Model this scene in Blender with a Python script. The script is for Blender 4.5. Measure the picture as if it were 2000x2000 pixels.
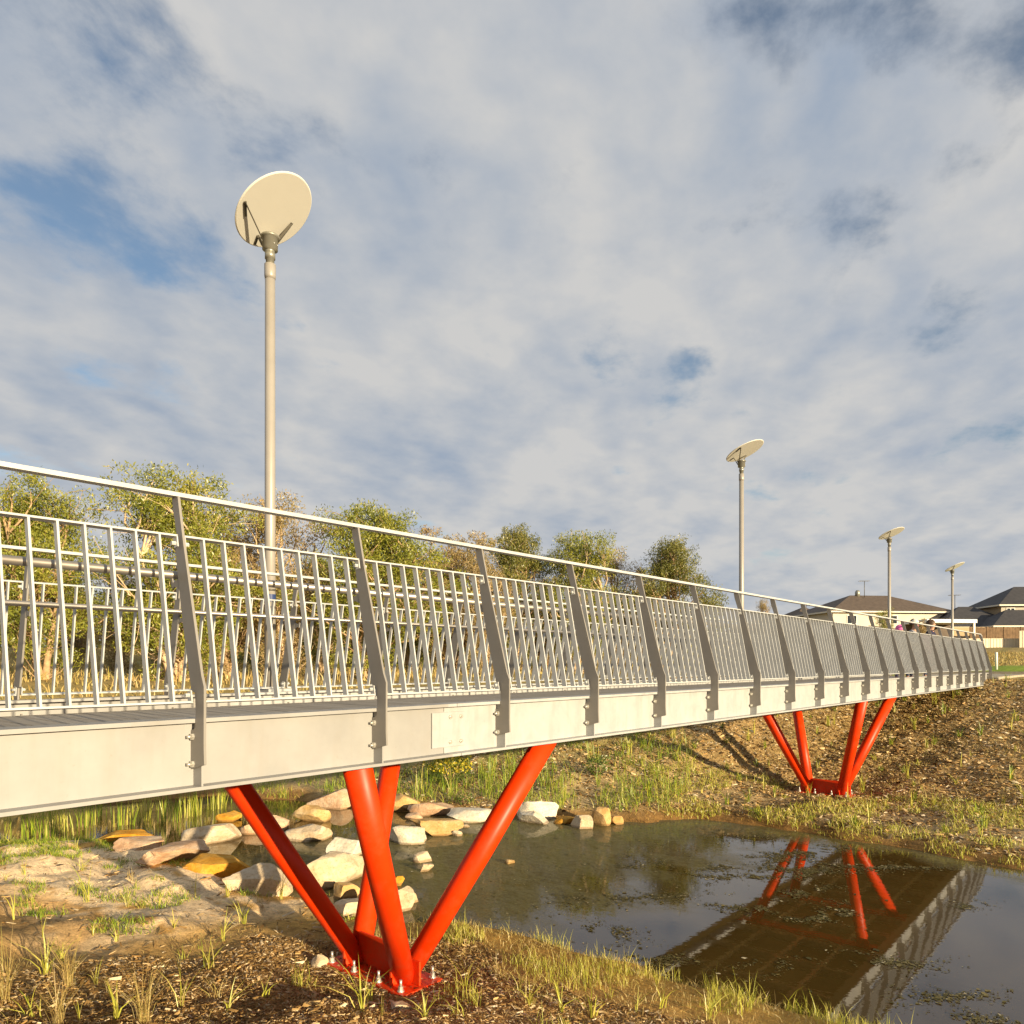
import bpy, math, random
import numpy as np
from mathutils import Vector, Matrix

# ------------------------------------------------------------------ camera, sky, sun, exposure
SKY_A = (3.1, 1.7, 0.0)
SKY_B = (0.55, 5.05, 2.35)
scene = bpy.context.scene
for o in list(bpy.data.objects):
    bpy.data.objects.remove(o)
COL = scene.collection
CZ = 3.53                                  # camera height above the water (water is z = 0)
THETA = math.atan(1245.0 / 1460.0)         # angle between the view axis and the bridge (+X)
camd = bpy.data.cameras.new('camera')
camd.sensor_width = 36.0
camd.lens = 36.0 * 1460.0 / 2000.0
camd.shift_y = 0.148
camd.clip_start = 0.05
camd.clip_end = 5000
cam = bpy.data.objects.new('camera', camd)
cam.location = (0, 0, CZ)
cam.rotation_euler = (math.radians(90), 0, THETA - math.radians(90))
COL.objects.link(cam)
scene.camera = cam

SUN_AZ = math.radians(262.5)               # direction towards the sun, from +X towards +Y
SUN_EL = math.radians(10.5)
sund = bpy.data.lights.new('sun', 'SUN')
sund.energy = 5.0
sund.angle = math.radians(0.6)
sund.color = (1.0, 0.815, 0.53)
sun = bpy.data.objects.new('sun', sund)
sv = Vector((math.cos(SUN_AZ) * math.cos(SUN_EL), math.sin(SUN_AZ) * math.cos(SUN_EL), math.sin(SUN_EL)))
sun.rotation_euler = sv.to_track_quat('Z', 'Y').to_euler()
sun.location = sv * 60
COL.objects.link(sun)

world = bpy.data.worlds.new('World')
scene.world = world
world.use_nodes = True
wt = world.node_tree
wt.nodes.clear()
def wn(kind, **kw):
    n = wt.nodes.new(kind)
    for k, v in kw.items():
        setattr(n, k, v)
    return n
sky = wn('ShaderNodeTexSky', sky_type='NISHITA', sun_disc=False)
sky.sun_elevation = SUN_EL
sky.sun_rotation = math.radians(90) - SUN_AZ
sky.altitude = 50
sky.air_density = 1.0
sky.dust_density = 0.15
sky.ozone_density = 2.0
tc = wn('ShaderNodeTexCoord')
sep = wn('ShaderNodeSeparateXYZ')
wt.links.new(tc.outputs['Generated'], sep.inputs[0])
def wmath(op, a, b=None, clamp=False):
    n = wn('ShaderNodeMath', operation=op, use_clamp=clamp)
    for i, v in enumerate((a, b)):
        if v is None: continue
        if isinstance(v, (int, float)): n.inputs[i].default_value = v
        else: wt.links.new(v, n.inputs[i])
    return n.outputs[0]
zc = wmath('MAXIMUM', sep.outputs['Z'], 0.0)
den = wmath('ADD', zc, 0.22)
cx_ = wmath('DIVIDE', sep.outputs['X'], den)
cy_ = wmath('DIVIDE', sep.outputs['Y'], den)
comb = wn('ShaderNodeCombineXYZ')
wt.links.new(cx_, comb.inputs[0]); wt.links.new(cy_, comb.inputs[1])
def wnoise(scale, detail, rough, dist, loc):
    mp = wn('ShaderNodeMapping')
    mp.inputs['Location'].default_value = loc
    mp.inputs['Rotation'].default_value = (0, 0, math.radians(-35))
    mp.inputs['Scale'].default_value = (1.0, 1.1, 1.0)
    wt.links.new(comb.outputs[0], mp.inputs[0])
    n = wn('ShaderNodeTexNoise')
    n.inputs['Scale'].default_value = scale
    n.inputs['Detail'].default_value = detail
    n.inputs['Roughness'].default_value = rough
    n.inputs['Distortion'].default_value = dist
    wt.links.new(mp.outputs[0], n.inputs['Vector'])
    return n.outputs['Fac']
nbig = wnoise(1.3, 2.0, 0.5, 0.1, SKY_A)
nmid = wnoise(3.6, 10.0, 0.56, 0.10, SKY_B)
nshade = wnoise(2.6, 9.0, 0.55, 0.15, (7.7, -2.1, 4.0))
cov = wmath('ADD', wmath('MULTIPLY', nbig, 0.24), wmath('MULTIPLY', nmid, 1.06))
hz = wmath('MULTIPLY', wmath('SUBTRACT', 0.42, zc, clamp=True), 0.42)
cov = wmath('ADD', cov, hz)
ramp = wn('ShaderNodeValToRGB')
ramp.color_ramp.interpolation = 'EASE'
ramp.color_ramp.elements[0].position = 0.43
ramp.color_ramp.elements[0].color = (0.10, 0.10, 0.10, 1)
ramp.color_ramp.elements[1].position = 0.65
ramp.color_ramp.elements[1].color = (1, 1, 1, 1)
wt.links.new(cov, ramp.inputs[0])
cramp = wn('ShaderNodeValToRGB')
cramp.color_ramp.elements[0].position = 0.22
cramp.color_ramp.elements[0].color = (0.162, 0.200, 0.258, 1)
cramp.color_ramp.elements[1].position = 0.66
cramp.color_ramp.elements[1].color = (0.318, 0.316, 0.312, 1)
sb = (SKY_B[0] + 0.055 * math.cos(SUN_AZ), SKY_B[1] + 0.055 * math.sin(SUN_AZ), SKY_B[2])
nlit = wnoise(3.6, 5.0, 0.5, 0.10, sb)
nsoft = wnoise(3.6, 5.0, 0.5, 0.10, SKY_B)
relief = wmath('MULTIPLY', wmath('SUBTRACT', nlit, nsoft), 0.75)
hglow = wmath('MULTIPLY', wmath('SUBTRACT', 0.30, zc, clamp=True), 0.45)
wt.links.new(wmath('ADD', wmath('ADD', wmath('MULTIPLY', nshade, 0.85), 0.06), wmath('ADD', relief, hglow)), cramp.inputs[0])
bg_sky = wn('ShaderNodeBackground'); bg_sky.inputs['Strength'].default_value = 0.072
wt.links.new(sky.outputs[0], bg_sky.inputs['Color'])
bg_cl = wn('ShaderNodeBackground'); bg_cl.inputs['Strength'].default_value = 1.0
wt.links.new(cramp.outputs[0], bg_cl.inputs['Color'])
wmix = wn('ShaderNodeMixShader')
wt.links.new(ramp.outputs[0], wmix.inputs[0])
wt.links.new(bg_sky.outputs[0], wmix.inputs[1])
wt.links.new(bg_cl.outputs[0], wmix.inputs[2])
wout = wn('ShaderNodeOutputWorld')
wt.links.new(wmix.outputs[0], wout.inputs['Surface'])

scene.view_settings.view_transform = 'Standard'
scene.view_settings.look = 'None'
scene.view_settings.exposure = 0.95
scene.view_settings.gamma = 1.0
scene.view_settings.use_curve_mapping = False

RNG = np.random.default_rng(11)
random.seed(5)

# ------------------------------------------------------------------ helpers
def tag(o, label=None, cat=None, group=None, kind=None):
    if label: o['label'] = label
    if cat: o['category'] = cat
    if group: o['group'] = group
    if kind: o['kind'] = kind
    return o

def link(name, mesh, parent=None):
    o = bpy.data.objects.new(name, mesh)
    COL.objects.link(o)
    if parent is not None:
        o.parent = parent
    return o

def empty(name, loc=(0, 0, 0), rz=0.0, parent=None):
    o = bpy.data.objects.new(name, None)
    o.empty_display_size = 0.2
    o.location = loc
    o.rotation_euler = (0, 0, rz)
    COL.objects.link(o)
    if parent is not None: o.parent = parent
    return o

def copy_tree(o, parent=None):
    c = o.copy()
    COL.objects.link(c)
    c.parent = parent
    for ch in o.children:
        copy_tree(ch, c)
    return c

class MB:
    """collects shapes into one mesh"""
    def __init__(self):
        self.v = []; self.f = []; self.smooth = []
    def add(self, vs, fs, smooth=False):
        n = len(self.v)
        self.v.extend([tuple(p) for p in vs])
        self.f.extend([tuple(i + n for i in q) for q in fs])
        self.smooth.extend([smooth] * len(fs))
    def box(self, a, b):
        x0, y0, z0 = a; x1, y1, z1 = b
        self.add([(x0,y0,z0),(x1,y0,z0),(x1,y1,z0),(x0,y1,z0),(x0,y0,z1),(x1,y0,z1),(x1,y1,z1),(x0,y1,z1)],
                 [(0,3,2,1),(4,5,6,7),(0,1,5,4),(1,2,6,5),(2,3,7,6),(3,0,4,7)])
    def prism_x(self, poly, x0, x1):
        """polygon of (y, z), counter-clockwise seen from +X, extruded along X"""
        n = len(poly)
        vs = [(x0, y, z) for y, z in poly] + [(x1, y, z) for y, z in poly]
        fs = [tuple(range(n - 1, -1, -1)), tuple(range(n, 2 * n))]
        fs += [(i, (i + 1) % n, n + (i + 1) % n, n + i) for i in range(n)]
        self.add(vs, fs)
    def prism_z(self, poly, z0, z1):
        n = len(poly)
        vs = [(x, y, z0) for x, y in poly] + [(x, y, z1) for x, y in poly]
        fs = [tuple(range(n - 1, -1, -1)), tuple(range(n, 2 * n))]
        fs += [(i, (i + 1) % n, n + (i + 1) % n, n + i) for i in range(n)]
        self.add(vs, fs)
    def tube(self, pts, radii, seg=10, caps=True, smooth=True):
        pts = [Vector(p) for p in pts]
        if isinstance(radii, (int, float)): radii = [radii] * len(pts)
        vs = []; fs = []
        up = None
        for i, p in enumerate(pts):
            d = (pts[min(i + 1, len(pts) - 1)] - pts[max(i - 1, 0)])
            if d.length < 1e-9: d = Vector((0, 0, 1))
            d.normalize()
            if up is None:
                up = Vector((0, 0, 1)) if abs(d.z) < 0.9 else Vector((1, 0, 0))
            u = d.cross(up)
            if u.length < 1e-6: u = d.orthogonal()
            u.normalize(); w = u.cross(d); up = w
            for k in range(seg):
                a = 2 * math.pi * k / seg
                vs.append(p + (u * math.cos(a) + w * math.sin(a)) * radii[i])
        for i in range(len(pts) - 1):
            for k in range(seg):
                a = i * seg + k; b = i * seg + (k + 1) % seg
                fs.append((a, a + seg, b + seg, b))
        self.add(vs, fs, smooth)
        if caps:
            n = len(self.v) - len(vs)
            self.f.append(tuple(n + k for k in range(seg))); self.smooth.append(False)
            m = n + (len(pts) - 1) * seg
            self.f.append(tuple(m + k for k in range(seg - 1, -1, -1))); self.smooth.append(False)
    def bar(self, p, q, w, h, up=(0, 0, 1)):
        """rectangular bar from p to q, width w sideways, height h along up"""
        p = Vector(p); q = Vector(q); d = (q - p).normalized()
        u = Vector(up); u = (u - d * u.dot(d)).normalized(); s = d.cross(u)
        vs = []
        for c in (p, q):
            for a, b in ((-1, -1), (1, -1), (1, 1), (-1, 1)):
                vs.append(c + s * (a * w / 2) + u * (b * h / 2))
        self.add(vs, [(0,1,2,3),(7,6,5,4),(0,4,5,1),(1,5,6,2),(2,6,7,3),(3,7,4,0)])
    def mesh(self, name, mat):
        m = bpy.data.meshes.new(name)
        m.from_pydata(self.v, [], self.f)
        if any(self.smooth):
            m.polygons.foreach_set('use_smooth', self.smooth)
        for mm in (mat if isinstance(mat, (list, tuple)) else [mat]):
            m.materials.append(mm)
        m.update()
        return m
    def build(self, name, mat, parent=None):
        return link(name, self.mesh(name, mat), parent)

def bevel(o, w=0.004, seg=2):
    b = o.modifiers.new('bevel', 'BEVEL')
    b.width = w; b.segments = seg; b.limit_method = 'ANGLE'
    return o

def np_mesh(name, verts, faces, mat, smooth=False):
    """fast mesh from arrays; all faces have the same vertex count"""
    m = bpy.data.meshes.new(name)
    nf, k = faces.shape
    m.vertices.add(len(verts)); m.vertices.foreach_set('co', np.ascontiguousarray(verts, dtype=np.float32).ravel())
    m.loops.add(nf * k); m.loops.foreach_set('vertex_index', np.ascontiguousarray(faces, dtype=np.int32).ravel())
    m.polygons.add(nf)
    m.polygons.foreach_set('loop_start', np.arange(0, nf * k, k, dtype=np.int32))
    m.polygons.foreach_set('loop_total', np.full(nf, k, dtype=np.int32))
    if smooth: m.polygons.foreach_set('use_smooth', np.ones(nf, dtype=bool))
    m.materials.append(mat)
    m.update(calc_edges=True); m.validate()
    return m

# ------------------------------------------------------------------ materials
class NT:
    def __init__(self, name):
        self.m = bpy.data.materials.new(name); self.m.use_nodes = True
        self.t = self.m.node_tree; self.t.nodes.clear()
        self.out = self.t.nodes.new('ShaderNodeOutputMaterial')
    def n(self, kind, inputs=None, **kw):
        nd = self.t.nodes.new(kind)
        for k, v in kw.items(): setattr(nd, k, v)
        for k, v in (inputs or {}).items():
            if hasattr(v, 'links') or isinstance(v, bpy.types.NodeSocket): self.t.links.new(v, nd.inputs[k])
            else: nd.inputs[k].default_value = v
        return nd
    def noise(self, scale, detail=4, rough=0.55, vec=None, dist=0.0):
        i = {'Scale': scale, 'Detail': detail, 'Roughness': rough, 'Distortion': dist}
        if vec is not None: i['Vector'] = vec
        return self.n('ShaderNodeTexNoise', i).outputs['Fac']
    def ramp(self, fac, stops):
        r = self.n('ShaderNodeValToRGB', {0: fac})
        e = r.color_ramp.elements
        while len(e) > len(stops): e.remove(e[-1])
        while len(e) < len(stops): e.new(0.5)
        for el, (p, c) in zip(e, stops):
            el.position = p; el.color = (*c, 1) if len(c) == 3 else c
        return r.outputs[0]
    def mix(self, fac, a, b, mode='MIX'):
        nd = self.t.nodes.new('ShaderNodeMix'); nd.data_type = 'RGBA'; nd.blend_type = mode
        for sock, v in ((nd.inputs[0], fac), (nd.inputs[6], a), (nd.inputs[7], b)):
            if isinstance(v, bpy.types.NodeSocket): self.t.links.new(v, sock)
            elif isinstance(v, (int, float)): sock.default_value = v
            else: sock.default_value = (*v, 1)
        return nd.outputs[2]
    def math(self, op, a, b=0.0, clamp=False):
        nd = self.n('ShaderNodeMath', {0: a, 1: b}, operation=op, use_clamp=clamp)
        return nd.outputs[0]
    def bump(self, h, strength=0.3, dist=0.02):
        return self.n('ShaderNodeBump', {'Height': h, 'Strength': strength, 'Distance': dist}).outputs[0]
    def finish(self, color, rough=0.6, normal=None, metallic=0.0, spec=0.5, **extra):
        b = self.n('ShaderNodeBsdfPrincipled')
        for k, v in {'Base Color': color, 'Roughness': rough, 'Metallic': metallic, 'Specular IOR Level': spec, **extra}.items():
            if isinstance(v, bpy.types.NodeSocket): self.t.links.new(v, b.inputs[k])
            elif isinstance(v, tuple) and len(v) == 3: b.inputs[k].default_value = (*v, 1)
            else: b.inputs[k].default_value = v
        if normal is not None: self.t.links.new(normal, b.inputs['Normal'])
        self.t.links.new(b.outputs[0], self.out.inputs[0])
        self.bsdf = b
        return self.m
    def obj(self):
        return self.n('ShaderNodeTexCoord').outputs['Object']
    def pos(self):
        return self.n('ShaderNodeNewGeometry').outputs['Position']
    def island(self):
        return self.n('ShaderNodeNewGeometry').outputs['Random Per Island']
    def orand(self):
        return self.n('ShaderNodeObjectInfo').outputs['Random']

def simple(name, col, var=0.12, scale=6.0, rough=0.55, metallic=0.0, spec=0.4, bump=0.0, detail=5):
    t = NT(name); p = t.pos()
    f = t.noise(scale, detail, 0.6, p)
    lo = tuple(c * (1 - var) for c in col); hi = tuple(min(1, c * (1 + var)) for c in col)
    c = t.ramp(f, [(0.3, lo), (0.7, hi)])
    nrm = t.bump(t.noise(scale * 4, 4, 0.6, p), bump, 0.01) if bump else None
    return t.finish(c, rough, nrm, metallic, spec)

def m_steel(name='painted_steel', newer=False):
    t = NT(name); p = t.pos()
    f = t.noise(1.6, 6, 0.62, p)
    c = t.ramp(f, [(0.25, (0.245, 0.24, 0.232)), (0.5, (0.29, 0.283, 0.272)), (0.75, (0.335, 0.328, 0.316))])
    seg = t.n('ShaderNodeMapRange', {'Value': t.n('ShaderNodeSeparateXYZ', {0: p}).outputs[0], 'From Min': 4.358, 'From Max': 4.362}).outputs[0]
    blot = t.ramp(t.noise(4.5, 6, 0.65, p, 0.5), [(0.35, (0.33, 0.335, 0.335)), (0.6, (0.39, 0.39, 0.38))])
    c = t.mix(1.0 if newer else seg, c, blot)
    mp = t.n('ShaderNodeMapping', {'Vector': p, 'Scale': (9.0, 9.0, 1.1)}).outputs[0]
    st = t.noise(1.0, 5, 0.6, mp)
    c = t.mix(t.math('MULTIPLY', t.ramp(st, [(0.5, (0, 0, 0)), (0.75, (1, 1, 1))]), 0.4), c, (0.26, 0.235, 0.20))
    g = t.noise(22, 3, 0.6, p)
    c = t.mix(t.math('MULTIPLY', t.ramp(g, [(0.66, (0, 0, 0)), (0.74, (1, 1, 1))]), 0.3), c, (0.22, 0.195, 0.155))
    return t.finish(c, t.math('ADD', t.math('MULTIPLY', f, 0.25), 0.36), t.bump(t.noise(3.0, 3, 0.5, p), 0.06, 0.02), 0.0, 0.45)

M = {}
M['steel'] = m_steel()
M['steel_new'] = m_steel('painted_steel_newer', True)
M['baluster'] = simple('galvanised_bar', (0.45, 0.455, 0.445), 0.10, 5, 0.42, 0.0, 0.45)
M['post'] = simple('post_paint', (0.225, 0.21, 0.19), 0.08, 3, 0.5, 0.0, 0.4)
M['galv'] = simple('galvanised_steel', (0.55, 0.55, 0.52), 0.2, 9, 0.4, 0.55, 0.5)
M['bolt'] = simple('bolt_metal', (0.62, 0.60, 0.54), 0.15, 30, 0.35, 0.6, 0.5)
M['stainless'] = simple('stainless_tube', (0.40, 0.365, 0.32), 0.08, 20, 0.42, 0.8, 0.5)
def m_red():
    t = NT('red_paint'); p = t.pos()
    f = t.noise(2.0, 5, 0.6, p)
    c = t.ramp(f, [(0.3, (0.68, 0.034, 0.001)), (0.7, (0.75, 0.042, 0.0015))])
    sep = t.n('ShaderNodeSeparateXYZ', {0: p}).outputs[2]
    dirt = t.math('MULTIPLY', t.math('SUBTRACT', 0.75, sep, True), t.ramp(t.noise(14, 5, 0.7, p), [(0.45, (0, 0, 0)), (0.7, (1, 1, 1))]))
    c = t.mix(t.math('MULTIPLY', dirt, 0.9, True), c, (0.25, 0.15, 0.07))
    ch = t.ramp(t.noise(28, 3, 0.6, p), [(0.70, (0, 0, 0)), (0.76, (1, 1, 1))])
    c = t.mix(t.math('MULTIPLY', ch, 0.35), c, (0.40, 0.06, 0.02))
    dust = t.ramp(t.noise(5, 6, 0.7, p), [(0.5, (0, 0, 0)), (0.75, (1, 1, 1))])
    c = t.mix(t.math('MULTIPLY', dust, 0.14), c, (0.45, 0.16, 0.07))
    return t.finish(c, t.math('ADD', t.math('MULTIPLY', f, 0.2), 0.32), t.bump(t.noise(60, 2, 0.5, p), 0.03, 0.005), 0.0, 0.28)
M['red'] = m_red()
def m_plank():
    t = NT('deck_timber'); p = t.pos(); r = t.orand()
    mp = t.n('ShaderNodeMapping', {'Vector': p, 'Scale': (26, 1.6, 20)}).outputs[0]
    g = t.noise(1.0, 5, 0.6, mp)
    c = t.ramp(g, [(0.3, (0.25, 0.22, 0.185)), (0.7, (0.36, 0.33, 0.285))])
    c = t.mix(t.math('MULTIPLY', r, 0.5), c, (0.22, 0.19, 0.155))
    return t.finish(c, 0.8, t.bump(g, 0.25, 0.004), 0, 0.2)
M['plank'] = m_plank()
M['pole'] = simple('pole_paint', (0.31, 0.285, 0.25), 0.06, 4, 0.4, 0.1, 0.5)
M['lamp_metal'] = simple('lamp_fitting', (0.30, 0.29, 0.24), 0.1, 9, 0.38, 0.5, 0.5)
M['disc'] = simple('reflector_disc', (0.70, 0.68, 0.61), 0.02, 3, 0.45, 0.0, 0.4)
M['strut'] = simple('lamp_strut', (0.10, 0.09, 0.07), 0.1, 9, 0.5, 0.3, 0.4)
M['concrete'] = simple('concrete', (0.36, 0.31, 0.23), 0.25, 5, 0.9, 0, 0.2, 0.3)
M['asphalt'] = simple('asphalt', (0.10, 0.095, 0.09), 0.2, 3, 0.9, 0, 0.2, 0.2)
M['white'] = simple('white_paint', (0.78, 0.76, 0.70), 0.05, 4, 0.5)
M['black'] = simple('dark_fabric', (0.018, 0.018, 0.024), 0.2, 12, 0.85, 0, 0.2)
M['blue_sticker'] = simple('sticker', (0.02, 0.04, 0.13), 0.05, 9, 0.5)

# ------------------------------------------------------------------ terrain shape
NEAR=np.array([(8.2,-40),(7.9,-10),(7.75,1.0),(7.7,2.3),(7.55,4.0),(7.45,5.3),(7.4,6.2),(7.25,7.1),(6.75,7.7),(6.45,8.4),(6.5,9.6),(6.6,11.5),(6.6,13.6),(5.9,15.6),(4.4,16.8),(1.5,17.6),(-6,18.6),(-20,20)],float)
FAR=np.array([(15.2,-40),(15.3,-10),(15.46,1.6),(15.7,3.6),(15.76,5.65),(15.7,7.6),(14.3,9.0),(13.2,10.7),(11.95,13.6),(11.2,16.8),(10.2,18.9),(7.6,20.2),(5.2,21.5),(0,24),(-20,28)],float)
def sd(P,L):
    # signed distance to polyline; positive on left of direction of travel
    best=np.full(len(P),1e9);sg=np.ones(len(P))
    for a,b in zip(L[:-1],L[1:]):
        d=b-a;t=np.clip(((P-a)@d)/(d@d),0,1);q=a+t[:,None]*d
        r=P-q;D=np.hypot(r[:,0],r[:,1])
        cr=d[0]*(P[:,1]-a[1])-d[1]*(P[:,0]-a[0])
        m=D<best-1e-9;best=np.where(m,D,best);sg=np.where(m,np.sign(cr),sg)
    return best*sg
def vnoise(x,y,seed=0):
    xi=np.floor(x).astype(int);yi=np.floor(y).astype(int);fx=x-xi;fy=y-yi
    fx=fx*fx*(3-2*fx);fy=fy*fy*(3-2*fy)
    def h(i,j):
        n=(i*374761393+j*668265263+seed*1442695041)&0xffffffff
        n=((n^(n>>13))*1274126177)&0xffffffff
        return ((n^(n>>16))&0xffff)/65535.
    return (h(xi,yi)*(1-fx)+h(xi+1,yi)*fx)*(1-fy)+(h(xi,yi+1)*(1-fx)+h(xi+1,yi+1)*fx)*fy
def fbm(x,y,o=4,seed=0):
    r=0;a=.5
    for k in range(o): r=r+a*(vnoise(x*2**k,y*2**k,seed+k)-.5);a*=.5
    return r
NP=([-6,-2,-.6,0,.25,.7,1.4,2.6,4,6,9,13,18,40],[-.9,-.7,-.28,0,.11,.2,.27,.36,.62,1.12,1.9,2.7,2.95,3.0])
FP=([-6,-2,-.6,0,.25,.8,2,3.6,5,8,12,15.5,22,60],[-.9,-.7,-.28,0,.1,.17,.23,.29,.5,1.2,2.15,2.85,2.95,3.1])
FP2=([-6,-2,-.6,0,.25,.8,2,3.5,5,9,12,15.5,22,60],[-.9,-.7,-.28,0,.1,.2,.42,.85,1.35,2.35,2.75,2.9,3.0,3.1])
def ground(x,y):
    x=np.atleast_1d(np.asarray(x,float));y=np.atleast_1d(np.asarray(y,float))
    P=np.c_[x,y]
    jit=np.clip(1-np.abs(sd(P,NEAR))/2,0,1);dn=sd(P,NEAR)+.45*fbm(x*1.3,y*1.3,4,91)*np.clip((y-2)*0+1,0,1);df=-sd(P,FAR)+.9*fbm(x*1.1,y*1.1,4,92)
    zn=np.interp(dn,*NP);ff=np.clip((y-7.2)/2.6,0,1);zf=np.interp(df,*FP)*(1-ff)+np.interp(df,*FP2)*ff
    z=np.where(dn>-.0,zn,np.where(df>0,zf,np.maximum(zn,zf)*1.0))
    wet=np.minimum(dn,-9)*0
    land=np.maximum(dn,df)
    amp=np.clip(land/1.5,.12,1)
    sand=np.clip((y-7.6)/1.2,0,1)*(dn>0)*np.clip((6-dn)/2,0,1)
    t_=fbm(x*.9+1.3,y*.9,3,61)*7; st=np.floor(t_)+np.clip((t_-np.floor(t_)-.35)/.3,0,1)
    z=z+sand*np.clip(dn/.8,0,1)*(.07*st-.02+.05*fbm(x*2.5,y*2.5,4,62))
    z=z+amp*(.22*fbm(x*.7,y*.7,4,3)+.05*fbm(x*4,y*4,3,9))
    # far rise
    R=np.hypot(x,y)
    z=z+np.interp(R,[45,62,80,120,300],[0,.35,1.9,2.2,3.5])*np.interp(y-0.2*x,[-30,-5,60,90],[1,1,1,1])
    # level pads under the two bridge supports, smooth verge round the road
    for px, py in ((5.12, 6.19), (19.35, 6.19)):
        w = np.clip(1.6 - np.hypot((x - px) / 0.9, (y - py) / 1.1), 0, 1); w = w * w * (3 - 2 * w)
        z = z * (1 - w) + 0.265 * w + w * 0.03 * fbm(x * 5, y * 5, 2, 5)
    w = np.clip((x - 29.5) / 2.5, 0, 1) * np.clip((52 - x) / 4, 0, 1)
    z = z * (1 - w) + w * 2.95
    return z, dn, df

def gz(x, y):
    return float(ground([x], [y])[0][0])

# ------------------------------------------------------------------ ground sheet
def axis(lo, hi, step, far):
    a = [lo]; s = step
    while a[-1] > -far:
        s *= 1.16; a.append(a[-1] - s)
    b = [hi]; s = step
    while b[-1] < far:
        s *= 1.16; b.append(b[-1] + s)
    return np.array(a[::-1] + list(np.arange(lo + step, hi - step / 2, step)) + b)
gx = axis(-1.0, 33.0, 0.115, 900.0)
gy = axis(-3.0, 22.0, 0.115, 900.0)
GX, GY = np.meshgrid(gx, gy, indexing='ij')
gzv, gdn, gdf = ground(GX.ravel(), GY.ravel())
nx_, ny_ = len(gx), len(gy)
idx = np.arange(nx_ * ny_).reshape(nx_, ny_)
gfaces = np.stack([idx[:-1, :-1], idx[1:, :-1], idx[1:, 1:], idx[:-1, 1:]], -1).reshape(-1, 4)
gverts = np.c_[GX.ravel(), GY.ravel(), gzv]

def zone_colors(x, y, dn, df):
    """base colour of the soil itself: bark mulch, sand, wet clay, dry grass"""
    n1 = fbm(x * 1.1, y * 1.1, 4, 21); n2 = fbm(x * 0.45, y * 0.45, 3, 31); n3 = fbm(x * 3.2, y * 3.2, 3, 41)
    def S(v, a, b): return np.clip((v - a) / (b - a), 0, 1)[:, None]
    c = np.tile(np.array([0.36, 0.22, 0.085]), (len(x), 1))                  # mulch
    def put(col, w):
        nonlocal c
        c = c * (1 - w) + np.array(col) * w
    near = dn > -0.3
    # near bank: sand flats upstream
    w = S(y + 1.6 * n1 + 1.2 * n3, 7.9, 8.7) * S(-(dn + 1.8 * n1), -3.9, -2.9) * near[:, None]
    put((0.82, 0.61, 0.37), w)
    w2 = w * S(n1 + n3 * .8, 0.02, 0.12)
    put((0.50, 0.28, 0.08), w2)
    w = S(y + n1, 6.6, 7.6) * S(-(y + n1 * 2), -9.2, -8.0) * near[:, None] * S(-(dn + n1), -5.5, -4)
    put((0.54, 0.34, 0.12), w * 0.85)
    # wet clay along the near waterline and the grassy nose downstream
    w = S(-(dn + 0.5 * n1), -1.6, -0.7) * near[:, None] * S(-y, -9.5, -8.3)
    put((0.46, 0.28, 0.075), w)
    # far bank
    far = (df > -0.3)[:, None]
    w = S(df + 1.0 * n1, 0.3, 0.9) * far
    put((0.42, 0.31, 0.16), w)
    w = S(-(df + 0.7 * n1), -0.55, -0.15) * far
    put((0.24, 0.135, 0.045), w)
    w = S(df + 1.6 * n1 + 0.6 * n3, 3.2, 4.4) * far
    put((0.36, 0.25, 0.11), w)
    w = S(y + 3 * n2, 10.0, 13.0) * S(df + n1, 0.9, 1.6) * far
    put((0.24, 0.21, 0.075), w * 0.75)
    # outer country: dry grass
    R = np.hypot(x, y)
    w = S(R + 6 * n2, 26, 34) * S(np.maximum(dn, df), 4, 9)
    put((0.36, 0.27, 0.11), w)
    w = S(n2 + n1 * .5, 0.02, 0.14) * S(R, 30, 40)
    put((0.20, 0.19, 0.06), w * 0.6)
    # mown verge beyond the road
    w = S(x, 50.5, 51) * S(-(x + 3 * n2), -62, -59) * S(-y, -30, -20)
    put((0.22, 0.30, 0.04), w)
    # pond bed
    w = S(-np.maximum(dn, df), 0.02, 0.35)
    put((0.11, 0.07, 0.025), w)
    return np.clip(c * (1 + 0.5 * n3[:, None]), 0.005, 1)
gcol = zone_colors(GX.ravel(), GY.ravel(), gdn, gdf)

def m_ground():
    t = NT('soil'); p = t.pos()
    a = t.n('ShaderNodeAttribute', attribute_name='soil').outputs['Color']
    f = t.noise(7.0, 8, 0.68, p); g = t.noise(38, 5, 0.7, p)
    k = t.ramp(f, [(0.25, (0.52, 0.50, 0.48)), (0.5, (1, 1, 1)), (0.75, (1.4, 1.35, 1.25))])
    c = t.mix(1.0, a, k, 'MULTIPLY')
    k2 = t.ramp(g, [(0.28, (0.55, 0.53, 0.5)), (0.5, (1, 1, 1)), (0.74, (1.5, 1.45, 1.35))])
    c = t.mix(0.8, c, k2, 'MULTIPLY')
    h = t.math('ADD', t.math('MULTIPLY', f, 1.0), t.math('MULTIPLY', g, 0.45))
    return t.finish(c, 0.95, t.bump(h, 0.6, 0.04), 0, 0.12)
M['ground'] = m_ground()
gm = np_mesh('ground', gverts, gfaces, M['ground'], True)
ca = gm.color_attributes.new('soil', 'FLOAT_COLOR', 'POINT')
ca.data.foreach_set('color', np.c_[gcol, np.ones(len(gcol))].astype(np.float32).ravel())
tag(link('ground', gm), kind='structure')

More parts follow.
